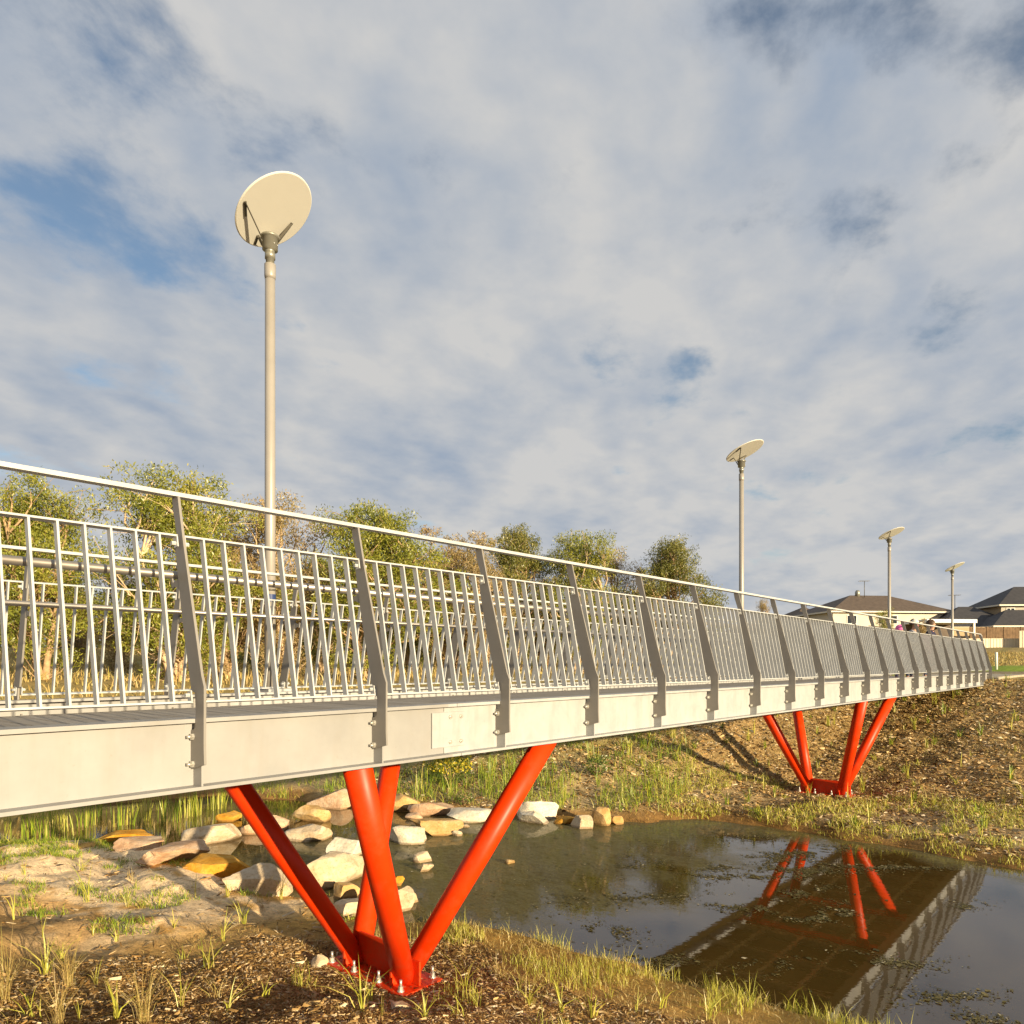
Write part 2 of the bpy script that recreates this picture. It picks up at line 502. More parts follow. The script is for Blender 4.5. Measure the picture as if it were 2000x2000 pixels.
# ------------------------------------------------------------------ pond water
def m_water():
    t = NT('pond_water'); p = t.pos()
    s = t.n('ShaderNodeSeparateXYZ', {0: p})
    X, Y = s.outputs[0], s.outputs[1]
    mp = t.n('ShaderNodeMapping', {'Vector': p, 'Rotation': (0, 0, 0.5), 'Scale': (1.0, 0.55, 1.0)}).outputs[0]
    n1 = t.noise(0.75, 6, 0.62, mp, 0.6); n2 = t.noise(9.0, 6, 0.7, mp, 0.4)
    # scum lies in the still upstream corner, thinning towards the open pool
    y0 = t.math('ADD', Y, t.math('MULTIPLY', t.math('SUBTRACT', n1, 0.5), 9.0))
    zone = t.n('ShaderNodeMapRange', {'Value': y0, 'From Min': 5.6, 'From Max': 7.6}).outputs[0]
    zone2 = t.n('ShaderNodeMapRange', {'Value': Y, 'From Min': 13.5, 'From Max': 12.0}).outputs[0]
    mask = t.math('MULTIPLY', zone, zone2)
    x0 = t.math('ADD', X, t.math('MULTIPLY', t.math('SUBTRACT', n1, 0.5), 5.0))
    edge = t.n('ShaderNodeMapRange', {'Value': x0, 'From Min': 14.3, 'From Max': 15.3}).outputs[0]
    mask = t.math('MAXIMUM', mask, t.math('MULTIPLY', edge, zone2))
    speck = t.ramp(n2, [(0.40, (0, 0, 0)), (0.62, (1, 1, 1))])
    mask = t.math('MULTIPLY', mask, t.math('ADD', t.math('MULTIPLY', speck, 0.45), 0.48), True)
    murk = t.ramp(t.noise(0.5, 4, 0.5, p), [(0.3, (0.048, 0.029, 0.006)), (0.7, (0.07, 0.042, 0.009))])
    w = t.n('ShaderNodeBsdfPrincipled', {'Base Color': murk, 'Roughness': 0.02, 'IOR': 1.75, 'Specular IOR Level': 0.5})
    b = t.n('ShaderNodeTexNoise', {'Vector': t.n('ShaderNodeMapping', {'Vector': p, 'Scale': (1.3, 1.0, 1)}).outputs[0], 'Scale': 5.5, 'Detail': 3, 'Roughness': 0.55})
    bp = t.n('ShaderNodeBump', {'Height': b.outputs[0], 'Strength': 0.03, 'Distance': 0.02})
    t.t.links.new(bp.outputs[0], w.inputs['Normal'])
    sc = t.ramp(t.noise(26, 5, 0.7, p), [(0.3, (0.07, 0.06, 0.018)), (0.55, (0.14, 0.12, 0.04)), (0.75, (0.30, 0.26, 0.12))])
    d = t.n('ShaderNodeBsdfPrincipled', {'Base Color': sc, 'Roughness': 0.55, 'Specular IOR Level': 0.3})
    m = t.n('ShaderNodeMixShader', {0: mask})
    t.t.links.new(w.outputs[0], m.inputs[1]); t.t.links.new(d.outputs[0], m.inputs[2])
    t.t.links.new(m.outputs[0], t.out.inputs[0])
    return t.m
M['water'] = m_water()
wb = MB(); poly = [(-30, 15), (-30, 32), (4, 27), (16, 22), (17.5, 8), (17.5, -45), (5.5, -45), (5.0, 6), (3.5, 14)]
n = len(poly); wb.add([(x, y, 0.0) for x, y in poly], [tuple(range(n - 1, -1, -1))])
tag(wb.build('water', M['water']), kind='structure')

# floating weed mats on the open pool
def m_weed():
    t = NT('floating_weed'); r = t.island()
    c = t.ramp(r, [(0.0, (0.05, 0.045, 0.012)), (0.6, (0.12, 0.10, 0.03)), (0.93, (0.22, 0.18, 0.07)), (1.0, (0.6, 0.52, 0.34))])
    return t.finish(c, 0.7, None, 0, 0.3)
M['weed'] = m_weed()
def flakes(P, size, mat, name, zlift=0.004):
    n = len(P); k = 5
    ang = np.sort(RNG.uniform(0, 2 * np.pi, (n, k)), axis=1)
    rad = size[:, None] * RNG.uniform(0.5, 1.2, (n, k))
    el = RNG.uniform(0.35, 1.0, n); ro = RNG.uniform(0, np.pi, n)
    ux = np.cos(ang) * rad; uy = np.sin(ang) * rad * el[:, None]
    vx = ux * np.cos(ro)[:, None] - uy * np.sin(ro)[:, None]; vy = ux * np.sin(ro)[:, None] + uy * np.cos(ro)[:, None]
    z = zlift + RNG.uniform(0, 0.004, n)
    V = np.stack([P[:, 0:1] + vx, P[:, 1:2] + vy, np.broadcast_to(z[:, None], (n, k)) + RNG.uniform(0, .003, (n, k))], -1).reshape(-1, 3)
    F = np.arange(n * k).reshape(n, k)
    return link(name, np_mesh(name, V, F, mat))
mats = [(13.6, 5.0, 1.5, .22, .9), (12.2, 5.0, 1.6, .16, .9), (11.6, 4.2, 0.9, .16, .7), (10.5, 4.4, 0.8, .16, .6), (14.6, 4.6, 1.2, .25, .9),
        (11.3, 6.9, .9, .18, .5), (9.4, 6.3, 1.0, .25, .5), (9.0, 1.6, .7, .16, .5), (8.6, 1.2, .6, .12, .5), (12.6, 2.0, .5, .15, .4), (8.3, 3.4, .8, .12, .6), (13.0, 4.3, 1.3, .2, .9), (12.6, 5.6, 1.2, .2, .8), (10.9, 3.5, 1.0, .2, .8), (14.2, 3.2, .9, .16, .6), (10.2, 5.6, 1.0, .2, .6), (9.6, 2.4, .8, .16, .5), (14.9, 6.0, .8, .3, .9), (8.2, 5.4, .5, .3, .9), (7.9, 4.4, .4, .3, .8)]
pts = []
for cx0, cy0, L, Wd, dens in mats:
    n = int(2600 * L * dens)
    u = RNG.normal(0, L * .45, n); v = RNG.normal(0, Wd, n) * RNG.uniform(.2, 1.2, n) + 0.22 * np.sin(u * 3.1 + cx0) * L * .6
    keep_ = fbm((cx0 + u) * 3.2, (cy0 + v) * 3.2, 3, 55) > -.02; u = u[keep_]; v = v[keep_]
    a = -0.55 + 0.3 * math.sin(cx0 * 7)
    pts.append(np.c_[cx0 + u * math.cos(a) - v * math.sin(a), cy0 + u * math.sin(a) + v * math.cos(a)])
n = 5200
q = np.c_[RNG.uniform(6.8, 15, n), RNG.uniform(6.2, 13.2, n)]
pts.append(q)
n = 120
pts.append(np.c_[RNG.uniform(8, 15.4, n), RNG.uniform(1, 7, n)])
P = np.concatenate(pts)
_, dn_, df_ = ground(P[:, 0], P[:, 1])
P = P[(dn_ < -0.03) & (df_ < -0.03)]
tag(flakes(P, RNG.gamma(2.2, .007, len(P)).clip(.005, .05), M['weed'], 'floating_weed'), 'thin brown weed mats floating on the pond', 'pond weed', kind='stuff')

# ------------------------------------------------------------------ footbridge
YN, YF = 4.47, 7.905                       # web planes of the near and far girder
YC = (YN + YF) / 2
X0, X1 = -6.9, 31.72                       # ends of the steelwork
POST0, PITCH = 2.212, 1.4
FARSHIFT = 0.09
bridge = empty('footbridge', (5.12, YC, 0.29))
tag(bridge, 'long pale grey steel footbridge with slatted railings on splayed red legs', 'footbridge')
BI = Matrix.Translation((-5.12, -YC, -0.29))
def bpart(mb, name, mat, parent=None):
    """part of the bridge given in world coordinates"""
    me = mb.mesh(name, mat); me.transform(BI)
    return link(name, me, parent or bridge)
def R(z): return z + CZ                    # heights were measured from the eye level

# girders
for side, yw in (('near', YN), ('far', YF)):
    s = 1 if side == 'near' else -1        # +1: outside is towards -Y
    m = MB()
    m.box((X0, yw - .007, R(-.745)), (X1, yw + .007, R(-.36)))
    m.box((X0, min(yw - s * .11, yw + s * .11), R(-.766)), (X1, max(yw - s * .11, yw + s * .11), R(-.745)))
    m.box((X0, min(yw - s * .062, yw + s * .11), R(-.36)), (X1, max(yw - s * .062, yw + s * .11), R(-.335)))
    g = bpart(m, 'girder', M['steel'])
    if side == 'near':
        girder = g
        tag(g, 'pale steel edge girder facing the camera')
    else:
        girder_far = g
# cover strip under the top flange lip, splice and welded joints of the near girder
m = MB(); m.box((4.215, YN - .022, R(-.695)), (4.60, YN - .0075, R(-.405)))
sp = bevel(bpart(m, 'splice_plate', M['steel_new'], girder), .003)
for bx in (4.418, 4.545):
    for bz in (-.445, -.655):
        m = MB(); m.tube([(bx, YN - .021, R(bz)), (bx, YN - .034, R(bz))], [.019, .019], 6, smooth=False)
        m.tube([(bx, YN - .033, R(bz)), (bx, YN - .045, R(bz))], [.010, .010], 8)
        bpart(m, 'bolt', M['bolt'], girder)
m = MB(); m.box((4.357, YN - .0085, R(-.744)), (4.362, YN - .0072, R(-.70))); m.box((4.357, YN - .0085, R(-.40)), (4.362, YN - .0072, R(-.361)))
m.box((4.46, YN - .1112, R(-.767)), (4.464, YN - .1102, R(-.744))); m.box((4.46, YN - .0632, R(-.361)), (4.464, YN - .0622, R(-.334)))
bpart(m, 'weld_joint', M['strut'], girder)

# posts: profile in (y, z), outer side towards -Y
PROF = [(4.494, -.655), (4.296, -.605), (4.302, -.50), (4.300, -.14), (4.330, -.075), (4.556, .735), (4.615, .97), (4.632, 1.045),
        (4.708, 1.045), (4.694, .97), (4.640, .80), (4.624, .735), (4.662, .728), (4.64, .60), (4.565, .25), (4.455, -.165), (4.408, -.178),
        (4.400, -.30), (4.405, -.385), (4.425, -.40), (4.500, -.418)]
BRK = [(4.60, .46), (4.675, .485), (4.715, .475), (4.728, .525), (4.715, .540), (4.70, .51), (4.625, .535)]
def post_mesh(side):
    m = MB()
    pr = [(y, R(z)) for y, z in PROF]
    m.prism_x(pr[::-1], -.008, .008)
    m.prism_x([(y, R(z)) for y, z in BRK], -.006, .006)
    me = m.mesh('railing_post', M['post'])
    if side == 'far':
        me.transform(Matrix.Translation((0, 2 * YC, -.05)) @ Matrix.Diagonal((1, -1, 1, 1))); me.flip_normals()
    me.transform(Matrix.Translation((0, -YC, -.29)))
    return me
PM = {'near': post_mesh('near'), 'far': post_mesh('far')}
bm_ = MB()
bm_.tube([(-.008, 0, 0), (-.022, 0, 0)], [.021, .021], 6, smooth=False)
bm_.tube([(-.022, 0, 0), (-.045, 0, 0)], [.010, .010], 8)
BOLT = bm_.mesh('bolt', M['bolt'])
sm_ = MB()
sm_.box((.009, 4.362, R(-.744)), (.021, YN - .0075, R(-.362)))
STIFF = sm_.mesh('stiffener', M['steel']); STIFF.transform(Matrix.Translation((0, -YC, -.29)))
posts_near = []
for k in range(-5, 22):
    x = POST0 + PITCH * k
    if x < X0 + .3: continue
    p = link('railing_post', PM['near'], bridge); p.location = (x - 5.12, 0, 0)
    for bz, by in ((-.445, 4.432), (-.612, 4.432)):
        b = link('bolt', BOLT, p); b.location = (0, by - YC, R(bz) - .29)
    st = link('stiffener', STIFF, girder); st.location = (x - 5.12, 0, 0)
    posts_near.append(x)
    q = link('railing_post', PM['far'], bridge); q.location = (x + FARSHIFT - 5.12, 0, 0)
posts_near.append(X1 + .03)

# railing panels: flat bar frame with nine flat balusters each
PB, PT = (4.418, -.236), (4.612, .791)     # bottom and top rail centre (y, z)
lean = Vector((0, PT[0] - PB[0], PT[1] - PB[1])); LL = lean.length; lean.normalize()
perp = Vector((0, lean.z, -lean.y))
def panel_frame(side, which):
    """one flat rail of the frame with its two end tabs and bolts"""
    m = MB(); w = PITCH - .03
    x0, x1 = .013, .013 + w - .01
    (y, z), sg = (PB, 1) if which == 'bottom' else (PT, -1)
    m.bar((x0, y, R(z)), (x1, y, R(z)), .046, .012, up=lean)
    for xx in (x0 + .004, x1 - .004):
        a = Vector((xx, y, R(z))); m.bar(a, a + lean * (.07 * sg), .046, .008, up=(1, 0, 0))
        a = a + lean * (.045 * sg)
        dx = -.03 if xx > .5 else .03
        m.tube([a, a + Vector((dx, 0, 0))], .013, 6, smooth=False)
    me = m.mesh(which + '_rail', M['baluster'])
    if side == 'far':
        me.transform(Matrix.Translation((0, 2 * YC, -.05)) @ Matrix.Diagonal((1, -1, 1, 1))); me.flip_normals()
    me.transform(Matrix.Translation((0, -YC, -.29)))
    return me
def baluster_mesh(side):
    m = MB()
    a = Vector((0, PB[0], R(PB[1]))); b = Vector((0, PT[0], R(PT[1])))
    m.bar(a + lean * .006, b - lean * .006, .012, .047, up=perp)
    me = m.mesh('baluster', M['baluster'])
    if side == 'far':
        me.transform(Matrix.Translation((0, 2 * YC, -.05)) @ Matrix.Diagonal((1, -1, 1, 1))); me.flip_normals()
    me.transform(Matrix.Translation((0, -YC, -.29)))
    return me
PF = {(s, w): panel_frame(s, w) for s in ('near', 'far') for w in ('bottom', 'top')}
BM = {s: baluster_mesh(s) for s in ('near', 'far')}
step = PITCH / 10.0
rest = MB()
count = 0
for side in ('near', 'far'):
    for i, x in enumerate(posts_near[:-1]):
        sh = FARSHIFT if side == 'far' else 0
        last = i == len(posts_near) - 2
        f = empty('railing_panel', (x + sh - 5.12, 0, 0), 0, bridge)
        if last: f.scale = ((X1 - x - sh + .01) / PITCH, 1, 1)
        link('bottom_rail', PF[side, 'bottom'], f); link('top_rail', PF[side, 'top'], f)
        single = (side == 'near' and x > .4) or (side == 'far' and 1.0 < x < 16.0)
        for j in range(1, 10):
            if single and count < 300:
                b = link('baluster', BM[side], f); b.location = (step * j, 0, 0); count += 1
            else:
                yy = (lambda y: y) if side == 'near' else (lambda y: 2 * YC - y)
                dz = 0 if side == 'near' else -.05
                sc = f.scale[0]
                rest.bar((x + sh + step * j * sc, yy(PB[0]), R(PB[1]) + dz), (x + sh + step * j * sc, yy(PT[0]), R(PT[1]) + dz), .012, .047, up=perp)
tag(bpart(rest, 'balusters', M['baluster']), kind='stuff')

# handrails
for side in ('near', 'far'):
    s = (lambda y: y) if side == 'near' else (lambda y: 2 * YC - y)
    dz = 0 if side == 'near' else -.03
    m = MB()
    m.bar((X0, s(4.675), R(1.062) + dz), (X1 - .10, s(4.675), R(1.062) + dz), .075, .026)
    m.bar((X1 - .105, s(4.675), R(1.062) + dz), (X1 + .03, s(4.655), R(.985) + dz), .075, .026)
    m.bar((X1 + .03, s(4.655), R(.99) + dz), (X1 + .03, s(4.60), R(.80) + dz), .06, .02, up=(1, 0, 0))
    bpart(m, 'handrail', M['baluster'])
    m = MB(); m.tube([(X0, s(4.735), R(.565) + dz), (X1 - .02, s(4.735), R(.565) + dz)], .026, 14)
    tag(bpart(m, 'tube_handrail', M['stainless']), 'brushed stainless steel tube inside the railing')

# deck: planks on bearers
m = MB()
for i, x in enumerate(posts_near[:-1]):
    m.box((x + .05, YN + .008, R(-.66)), (x + .13, YF - .008, R(-.505)))
for y in (5.3, 6.19, 7.08):
    m.box((X0, y - .04, R(-.6601)), (X1, y + .04, R(-.6)))
deck = bpart(m, 'deck', M['galv'])
pk = MB(); pk.box((-.0605, YN + .115 - YC, R(-.505) - .29), (.0605, YF - .115 - YC, R(-.472) - .29))
PK = pk.mesh('plank', M['plank'])
x = X0 + .07; i = 0
while x < X1 - .05:
    o = link('plank', PK, deck); o.location = (x - 5.12, 0, RNG.uniform(-.0015, .0015)); x += .1302; i += 1

# splayed leg supports
RB, RT, HT = 0.383, 1.264, 1.332
def support(xc):
    m = MB()
    zb = .29
    m.box((xc - .27, YC - .66, zb - .03), (xc + .27, YC + .66, zb))
    m.box((xc - .014, YC - .36, zb), (xc + .014, YC + .36, zb + .33))
    for s in (-1, 1):
        m.prism_z([(xc - .20, YC + s * RB - .014), (xc + .20, YC + s * RB - .014), (xc + .20, YC + s * RB + .014), (xc - .20, YC + s * RB + .014)], zb, zb + .16)
        y = YC + s * (RB + .155)
        m.box((xc - .013, y - .07, zb), (xc + .013, y + .07, zb + .24))
    base = bevel(bpart(m, 'leg_base', M['red']), .004)
    for sx in (-1, 1):
        for sy in (-1, 1):
            a = Vector((xc + sx * .015, YC + sy * RB, zb - .002)); b = Vector((xc + sx * HT, YC + sy * RT, R(-.70)))
            d = (b - a).normalized()
            a0 = a + d * 0.0
            mm = MB(); mm.tube([a0, a0 + (b - a0) * .5, b], [.120, .122, .122], 28)
            # the foot is cut level with the plate
            mm.v = [(v[0], v[1], max(v[2], zb + .001)) for v in mm.v]
            bpart(mm, 'leg', M['red'], base)
    for bx, ys in ((-.215, (-.56, -.22, .18, .56)), (.215, (-.56, -.22, .18, .56))):
        for y in ys:
            mm = MB()
            mm.tube([(xc + bx, YC + y, zb), (xc + bx, YC + y, zb + .012)], [.036, .036], 12)
            mm.tube([(xc + bx, YC + y, zb + .012), (xc + bx, YC + y, zb + .052)], [.026, .026], 6, smooth=False)
            mm.tube([(xc + bx, YC + y, zb + .05), (xc + bx, YC + y, zb + .115)], [.0135, .0135], 10)
            bpart(mm, 'anchor_bolt', M['bolt'], base)
    mm = MB()
    mm.box((xc - HT - .12, YN + .02, R(-.70)), (xc - HT + .12, YF - .02, R(-.6605)))
    mm.box((xc + HT - .12, YN + .02, R(-.70)), (xc + HT + .12, YF - .02, R(-.6605)))
    bpart(mm, 'cross_beam', M['red'], base)
    mm = MB(); mm.box((xc - .44, YC - .86, -.15), (xc + .44, YC + .86, zb - .031))
    bevel(bpart(mm, 'concrete_footing', M['concrete'], base), .02)
    return base
tag(support(5.12), 'red steel foot of the nearer splayed legs')
tag(support(19.35), 'red steel foot of the farther splayed legs')

# abutments
for xa, xb, nm in ((X1 - .25, X1 + .9, 'abutment'), (X0 - .9, X0 + .25, 'abutment')):
    m = MB()
    m.box((xa, YN - .35, R(-2.2)), (xb, YF + .35, R(-.775)))
    if xa > 0: m.box((X1 + .02, YN - .35, R(-.775)), (xb, YF + .35, R(-.50)))
    else: m.box((xa, YN - .35, R(-.775)), (X0 - .02, YF + .35, R(-.50)))
    o = bevel(m.build(nm, M['concrete']), .02)
    tag(o, 'concrete abutment under the ' + ('far right' if xa > 0 else 'near left') + ' end of the footbridge', 'abutment')

# ------------------------------------------------------------------ lamp posts with tilted reflector discs
def lamp(x, y, zb, zt, label, daz, delv, off):
    root = empty('lamp_post', (x, y, zb))
    tag(root, label, 'lamp post', 'lamp posts along the bridge and path')
    h = zt - zb
    m = MB()
    m.tube([(0, 0, 0), (0, 0, 2.05), (0, 0, h - .42)], [.066, .063, .060], 24)
    m.tube([(0, 0, 0), (0, 0, .02)], [.14, .14], 20)
    pole = m.build('pole', M['pole'], root)
    m = MB(); m.tube([(0, 0, h - .44), (0, 0, h - .40), (0, 0, h - .26), (0, 0, h - .255)], [.061, .068, .068, .05], 24)
    m.build('collar', M['pole'], root)
    m = MB(); m.tube([(0, 0, 1.18), (0, 0, 1.205)], [.0655, .0655], 24); m.build('door_band', M['strut'], pole)
    m = MB(); m.tube([(0, 0, h - .27), (0, 0, h - .19), (0, 0, h - .188), (0, 0, h - .12), (0, 0, h - .118), (0, 0, h - .085), (0, 0, h - .08), (0, 0, h + .06), (0, 0, h + .062), (0, 0, h + .085)],
                     [.05, .05, .062, .062, .055, .055, .092, .092, .112, .112], 28)
    head = m.build('lamp_head', M['lamp_metal'], root)
    m = MB(); m.tube([(0, 0, h + .0851), (0, 0, h + .094)], [.085, .085], 24); m.build('lens', M['stainless'], head)
    for bx in (-.3, .3):
        m = MB(); a = math.radians(285) + bx
        m.tube([(.09 * math.cos(a), .09 * math.sin(a), h - .03), (.1 * math.cos(a), .1 * math.sin(a), h - .03)], .007, 8); m.build('bolt', M['bolt'], head)
    # disc
    az, el, r = math.radians(daz), math.radians(delv), .505
    nrm = Vector((math.cos(el) * math.cos(az), math.cos(el) * math.sin(az), math.sin(el)))
    c = Vector((off[0], off[1], h + off[2]))
    u = nrm.cross(Vector((0, 0, 1))).normalized(); v = nrm.cross(u)
    m = MB(); K = 72
    prof = [(0, -.004), (.25, -.004), (r - .012, -.003), (r, .004), (r, .012), (r - .01, .016), (0, .010)]
    vs = []; fs = []
    for pr, pn in prof:
        for k in range(K):
            a = 2 * math.pi * k / K
            vs.append(c + (u * math.cos(a) + v * math.sin(a)) * max(pr, .001) + nrm * pn)
    for i in range(len(prof) - 1):
        for k in range(K):
            a = i * K + k; b = i * K + (k + 1) % K
            fs.append((a, a + K, b + K, b))
    m.add(vs, fs, False)
    d = m.build('reflector_disc', M['disc'], root)
    # folded flat struts between lamp head and disc
    def onp(dx, dy):
        """point just under the disc, dx, dy from its centre seen from above"""
        dz = -(nrm.x * dx + nrm.y * dy) / nrm.z
        return c + Vector((dx, dy, dz)) - nrm * .012
    for foot, elbow, end in (((-.085, .03, h + .03), onp(-.43, -.07), onp(-.33, .09)),
                             ((-.06, .07, h - .02), onp(-.05, .29), onp(-.03, .40)),
                             ((.08, .03, h + .03), onp(.30, .10), onp(.24, .26))):
        m = MB()
        m.bar(foot, elbow, .010, .030, up=nrm)
        m.bar(elbow, end, .034, .008, up=nrm)
        m.build('strut', M['strut'], root)
    return root
L1 = lamp(5.01, 8.14, R(-.30), R(5.11), 'tallest and nearest lamp post with a pale round disc, left of centre', 119, 55, (-.04, -.16, .31))
mk = MB(); mk.tube([(0, 0, 1.05), (0, 0, 1.14)], [.0672, .0672], 20, caps=False); mk.build('sticker', M['blue_sticker'], L1)
L2 = lamp(18.82, 8.14, R(-.30), R(5.23), 'second lamp post with tilted disc, standing over the farther red legs', 100, 67, (-.08, -.13, .30))
L3 = lamp(33.3, 8.1, gz(33.3, 8.1), R(5.03), 'third lamp post with tilted disc, before the big cream house', 84, 68, (-.08, -.10, .27))
L4 = lamp(46.15, 8.1, gz(46.15, 8.1), R(4.95), 'smallest and farthest lamp post with disc, beyond the bridge end', 88, 65, (-.07, -.13, .25))
for lx in (5.01, 18.82):
    m = MB(); m.box((lx - .16, YF + .0075, R(-.34)), (lx + .16, YF + .42, R(-.302))); m.box((lx - .01, YF + .0075, R(-.70)), (lx + .01, YF + .33, R(-.341)))
    bpart(m, 'lamp_bracket', M['steel'], girder_far)

# ------------------------------------------------------------------ rocks
def m_rock(name, c1, c2, c3):
    t = NT(name); p = t.pos(); o = t.obj(); r = t.orand()
    f = t.noise(3.2, 7, 0.65, p, 0.4)
    mp = t.n('ShaderNodeMapping', {'Vector': o, 'Rotation': (0.3, 0.2, 0.4), 'Scale': (1.0, 1.0, 5.0)}).outputs[0]
    l = t.noise(1.6, 6, 0.65, mp, 0.6)
    c = t.ramp(f, [(0.25, c1), (0.5, c2), (0.72, c3)])
    c = t.mix(t.math('MULTIPLY', t.ramp(l, [(0.45, (0, 0, 0)), (0.68, (1, 1, 1))]), 0.6), c, c1)
    pit = t.ramp(t.noise(24, 6, 0.75, p), [(0.30, (0.45, 0.38, 0.30)), (0.48, (1, 1, 1))])
    c = t.mix(0.75, c, pit, 'MULTIPLY')
    z = t.n('ShaderNodeSeparateXYZ', {0: p}).outputs[2]
    wet = t.n('ShaderNodeMapRange', {'Value': t.math('ADD', z, t.math('MULTIPLY', f, -.06)), 'From Min': 0.02, 'From Max': 0.0}).outputs[0]
    c = t.mix(t.math('MULTIPLY', wet, 0.6), c, (0.16, 0.09, 0.035))
    h = t.math('ADD', t.noise(9, 7, 0.7, p), t.math('MULTIPLY', l, .5))
    return t.finish(c, 0.85, t.bump(h, 0.55, 0.05), 0, 0.2)
M['rock_c'] = m_rock('cream_sandstone', (0.473, 0.318, 0.163), (0.602, 0.482, 0.327), (0.671, 0.585, 0.447))
M['rock_w'] = m_rock('white_sandstone', (0.550, 0.439, 0.292), (0.671, 0.602, 0.473), (0.722, 0.671, 0.568))
M['rock_p'] = m_rock('pink_sandstone', (0.396, 0.206, 0.103), (0.542, 0.370, 0.232), (0.636, 0.516, 0.370))
M['rock_y'] = m_rock('tan_sandstone', (0.447, 0.241, 0.069), (0.568, 0.378, 0.163), (0.636, 0.490, 0.292))
M['rock_o'] = m_rock('ochre_sandstone', (0.45, 0.17, 0.01), (0.585, 0.292, 0.034), (0.619, 0.378, 0.095))
import bmesh
def rock_mesh(seed, w, d, h, mat, sub=4, flat=0.5):
    rs = np.random.default_rng(seed)
    bm = bmesh.new(); bmesh.ops.create_icosphere(bm, subdivisions=sub, radius=1.0)
    V = np.array([v.co[:] for v in bm.verts])
    # planar cuts make broken faces
    for k in range(9):
        nn = rs.normal(0, 1, 3); nn /= np.linalg.norm(nn)
        lim = rs.uniform(0.42, 0.80)
        dd = V @ nn - lim; V = V - np.outer(np.maximum(dd, 0) * .995, nn)
    top = rs.normal(0, .14, 3) + np.array([0, 0, 1]); top /= np.linalg.norm(top)
    dd = V @ top - flat; V = V - np.outer(np.maximum(dd, 0) * .97, top)
    off = rs.uniform(0, 50, 2)
    nz = fbm(V[:, 0] * 2.0 + off[0] + V[:, 2] * 1.7, V[:, 1] * 2.0 + off[1] - V[:, 2], 4, seed % 97)
    nz2 = fbm(V[:, 0] * 6 + off[1] + V[:, 2] * 5, V[:, 1] * 6 + off[0] - V[:, 2] * 3, 3, seed % 89)
    L = np.linalg.norm(V, axis=1)[:, None]
    V = V + V / L * (nz[:, None] * .15 + nz2[:, None] * .07)
    mn, mx = V.min(0), V.max(0)
    V = (V - (mn + mx) / 2) / (mx - mn) * np.array([w, d, h * 1.5])
    V[:, 2] += h * .25                          # a third of it is sunk
    for v, c in zip(bm.verts, V): v.co = c
    me = bpy.data.meshes.new('rock'); bm.to_mesh(me); bm.free()
    me.polygons.foreach_set('use_smooth', [True] * len(me.polygons))
    me.set_sharp_from_angle(angle=math.radians(24))
    me.materials.append(mat)
    return me
ROCKS = [(6.30,15.65,0.95,0.25,'o'),(6.08,14.24,0.84,0.27,'p'),(5.98,12.76,1.02,0.33,'p'),(5.95,11.38,1.10,0.39,'o'),(7.44,14.18,1.00,0.50,'c'),(8.70,15.81,0.50,0.22,'o'),(8.64,14.23,0.92,0.47,'p'),(9.92,14.37,0.79,0.48,'y'),(8.80,12.93,0.88,0.41,'c'),(11.13,15.36,1.02,0.60,'p'),(6.12,10.22,0.88,0.50,'c'),(7.32,10.14,1.29,0.67,'c'),(8.56,11.28,0.71,0.41,'w'),(9.91,11.22,0.71,0.46,'w'),(11.94,13.77,0.89,0.41,'y'),(12.19,12.82,1.07,0.42,'p'),(12.25,11.64,0.98,0.36,'w'),(10.85,11.34,1.00,0.40,'y'),(13.42,10.64,0.87,0.56,'w'),(13.02,10.48,0.71,0.33,'w'),(13.24,9.31,0.46,0.30,'c'),(13.74,9.14,0.37,0.44,'y'),(14.06,9.00,0.35,0.21,'y'),(13.39,9.88,0.47,0.16,'o'),(10.96,10.83,0.20,0.13,'c'),(9.15,9.91,0.32,0.19,'c'),(8.75,9.37,0.22,0.15,'c'),(10.05,8.62,0.17,0.09,'y'),(7.88,9.16,0.24,0.17,'o'),(7.54,8.65,0.31,0.13,'o'),(7.15,8.16,0.33,0.37,'c'),(7.47,8.31,0.16,0.16,'c'),(6.98,9.26,0.37,0.24,'y'),(6.61,8.58,0.50,0.23,'c'),(6.86,8.63,0.31,0.26,'y'),(9.90,12.37,0.33,0.15,'o'),(10.61,12.89,0.28,0.14,'c'),(4.79,6.82,0.17,0.13,'c'),(4.56,5.23,0.17,0.10,'c'),(9.99,12.57,0.25,0.11,'o'),(11.49,12.71,0.36,0.17,'p'),(11.66,11.24,0.16,0.07,'c')]
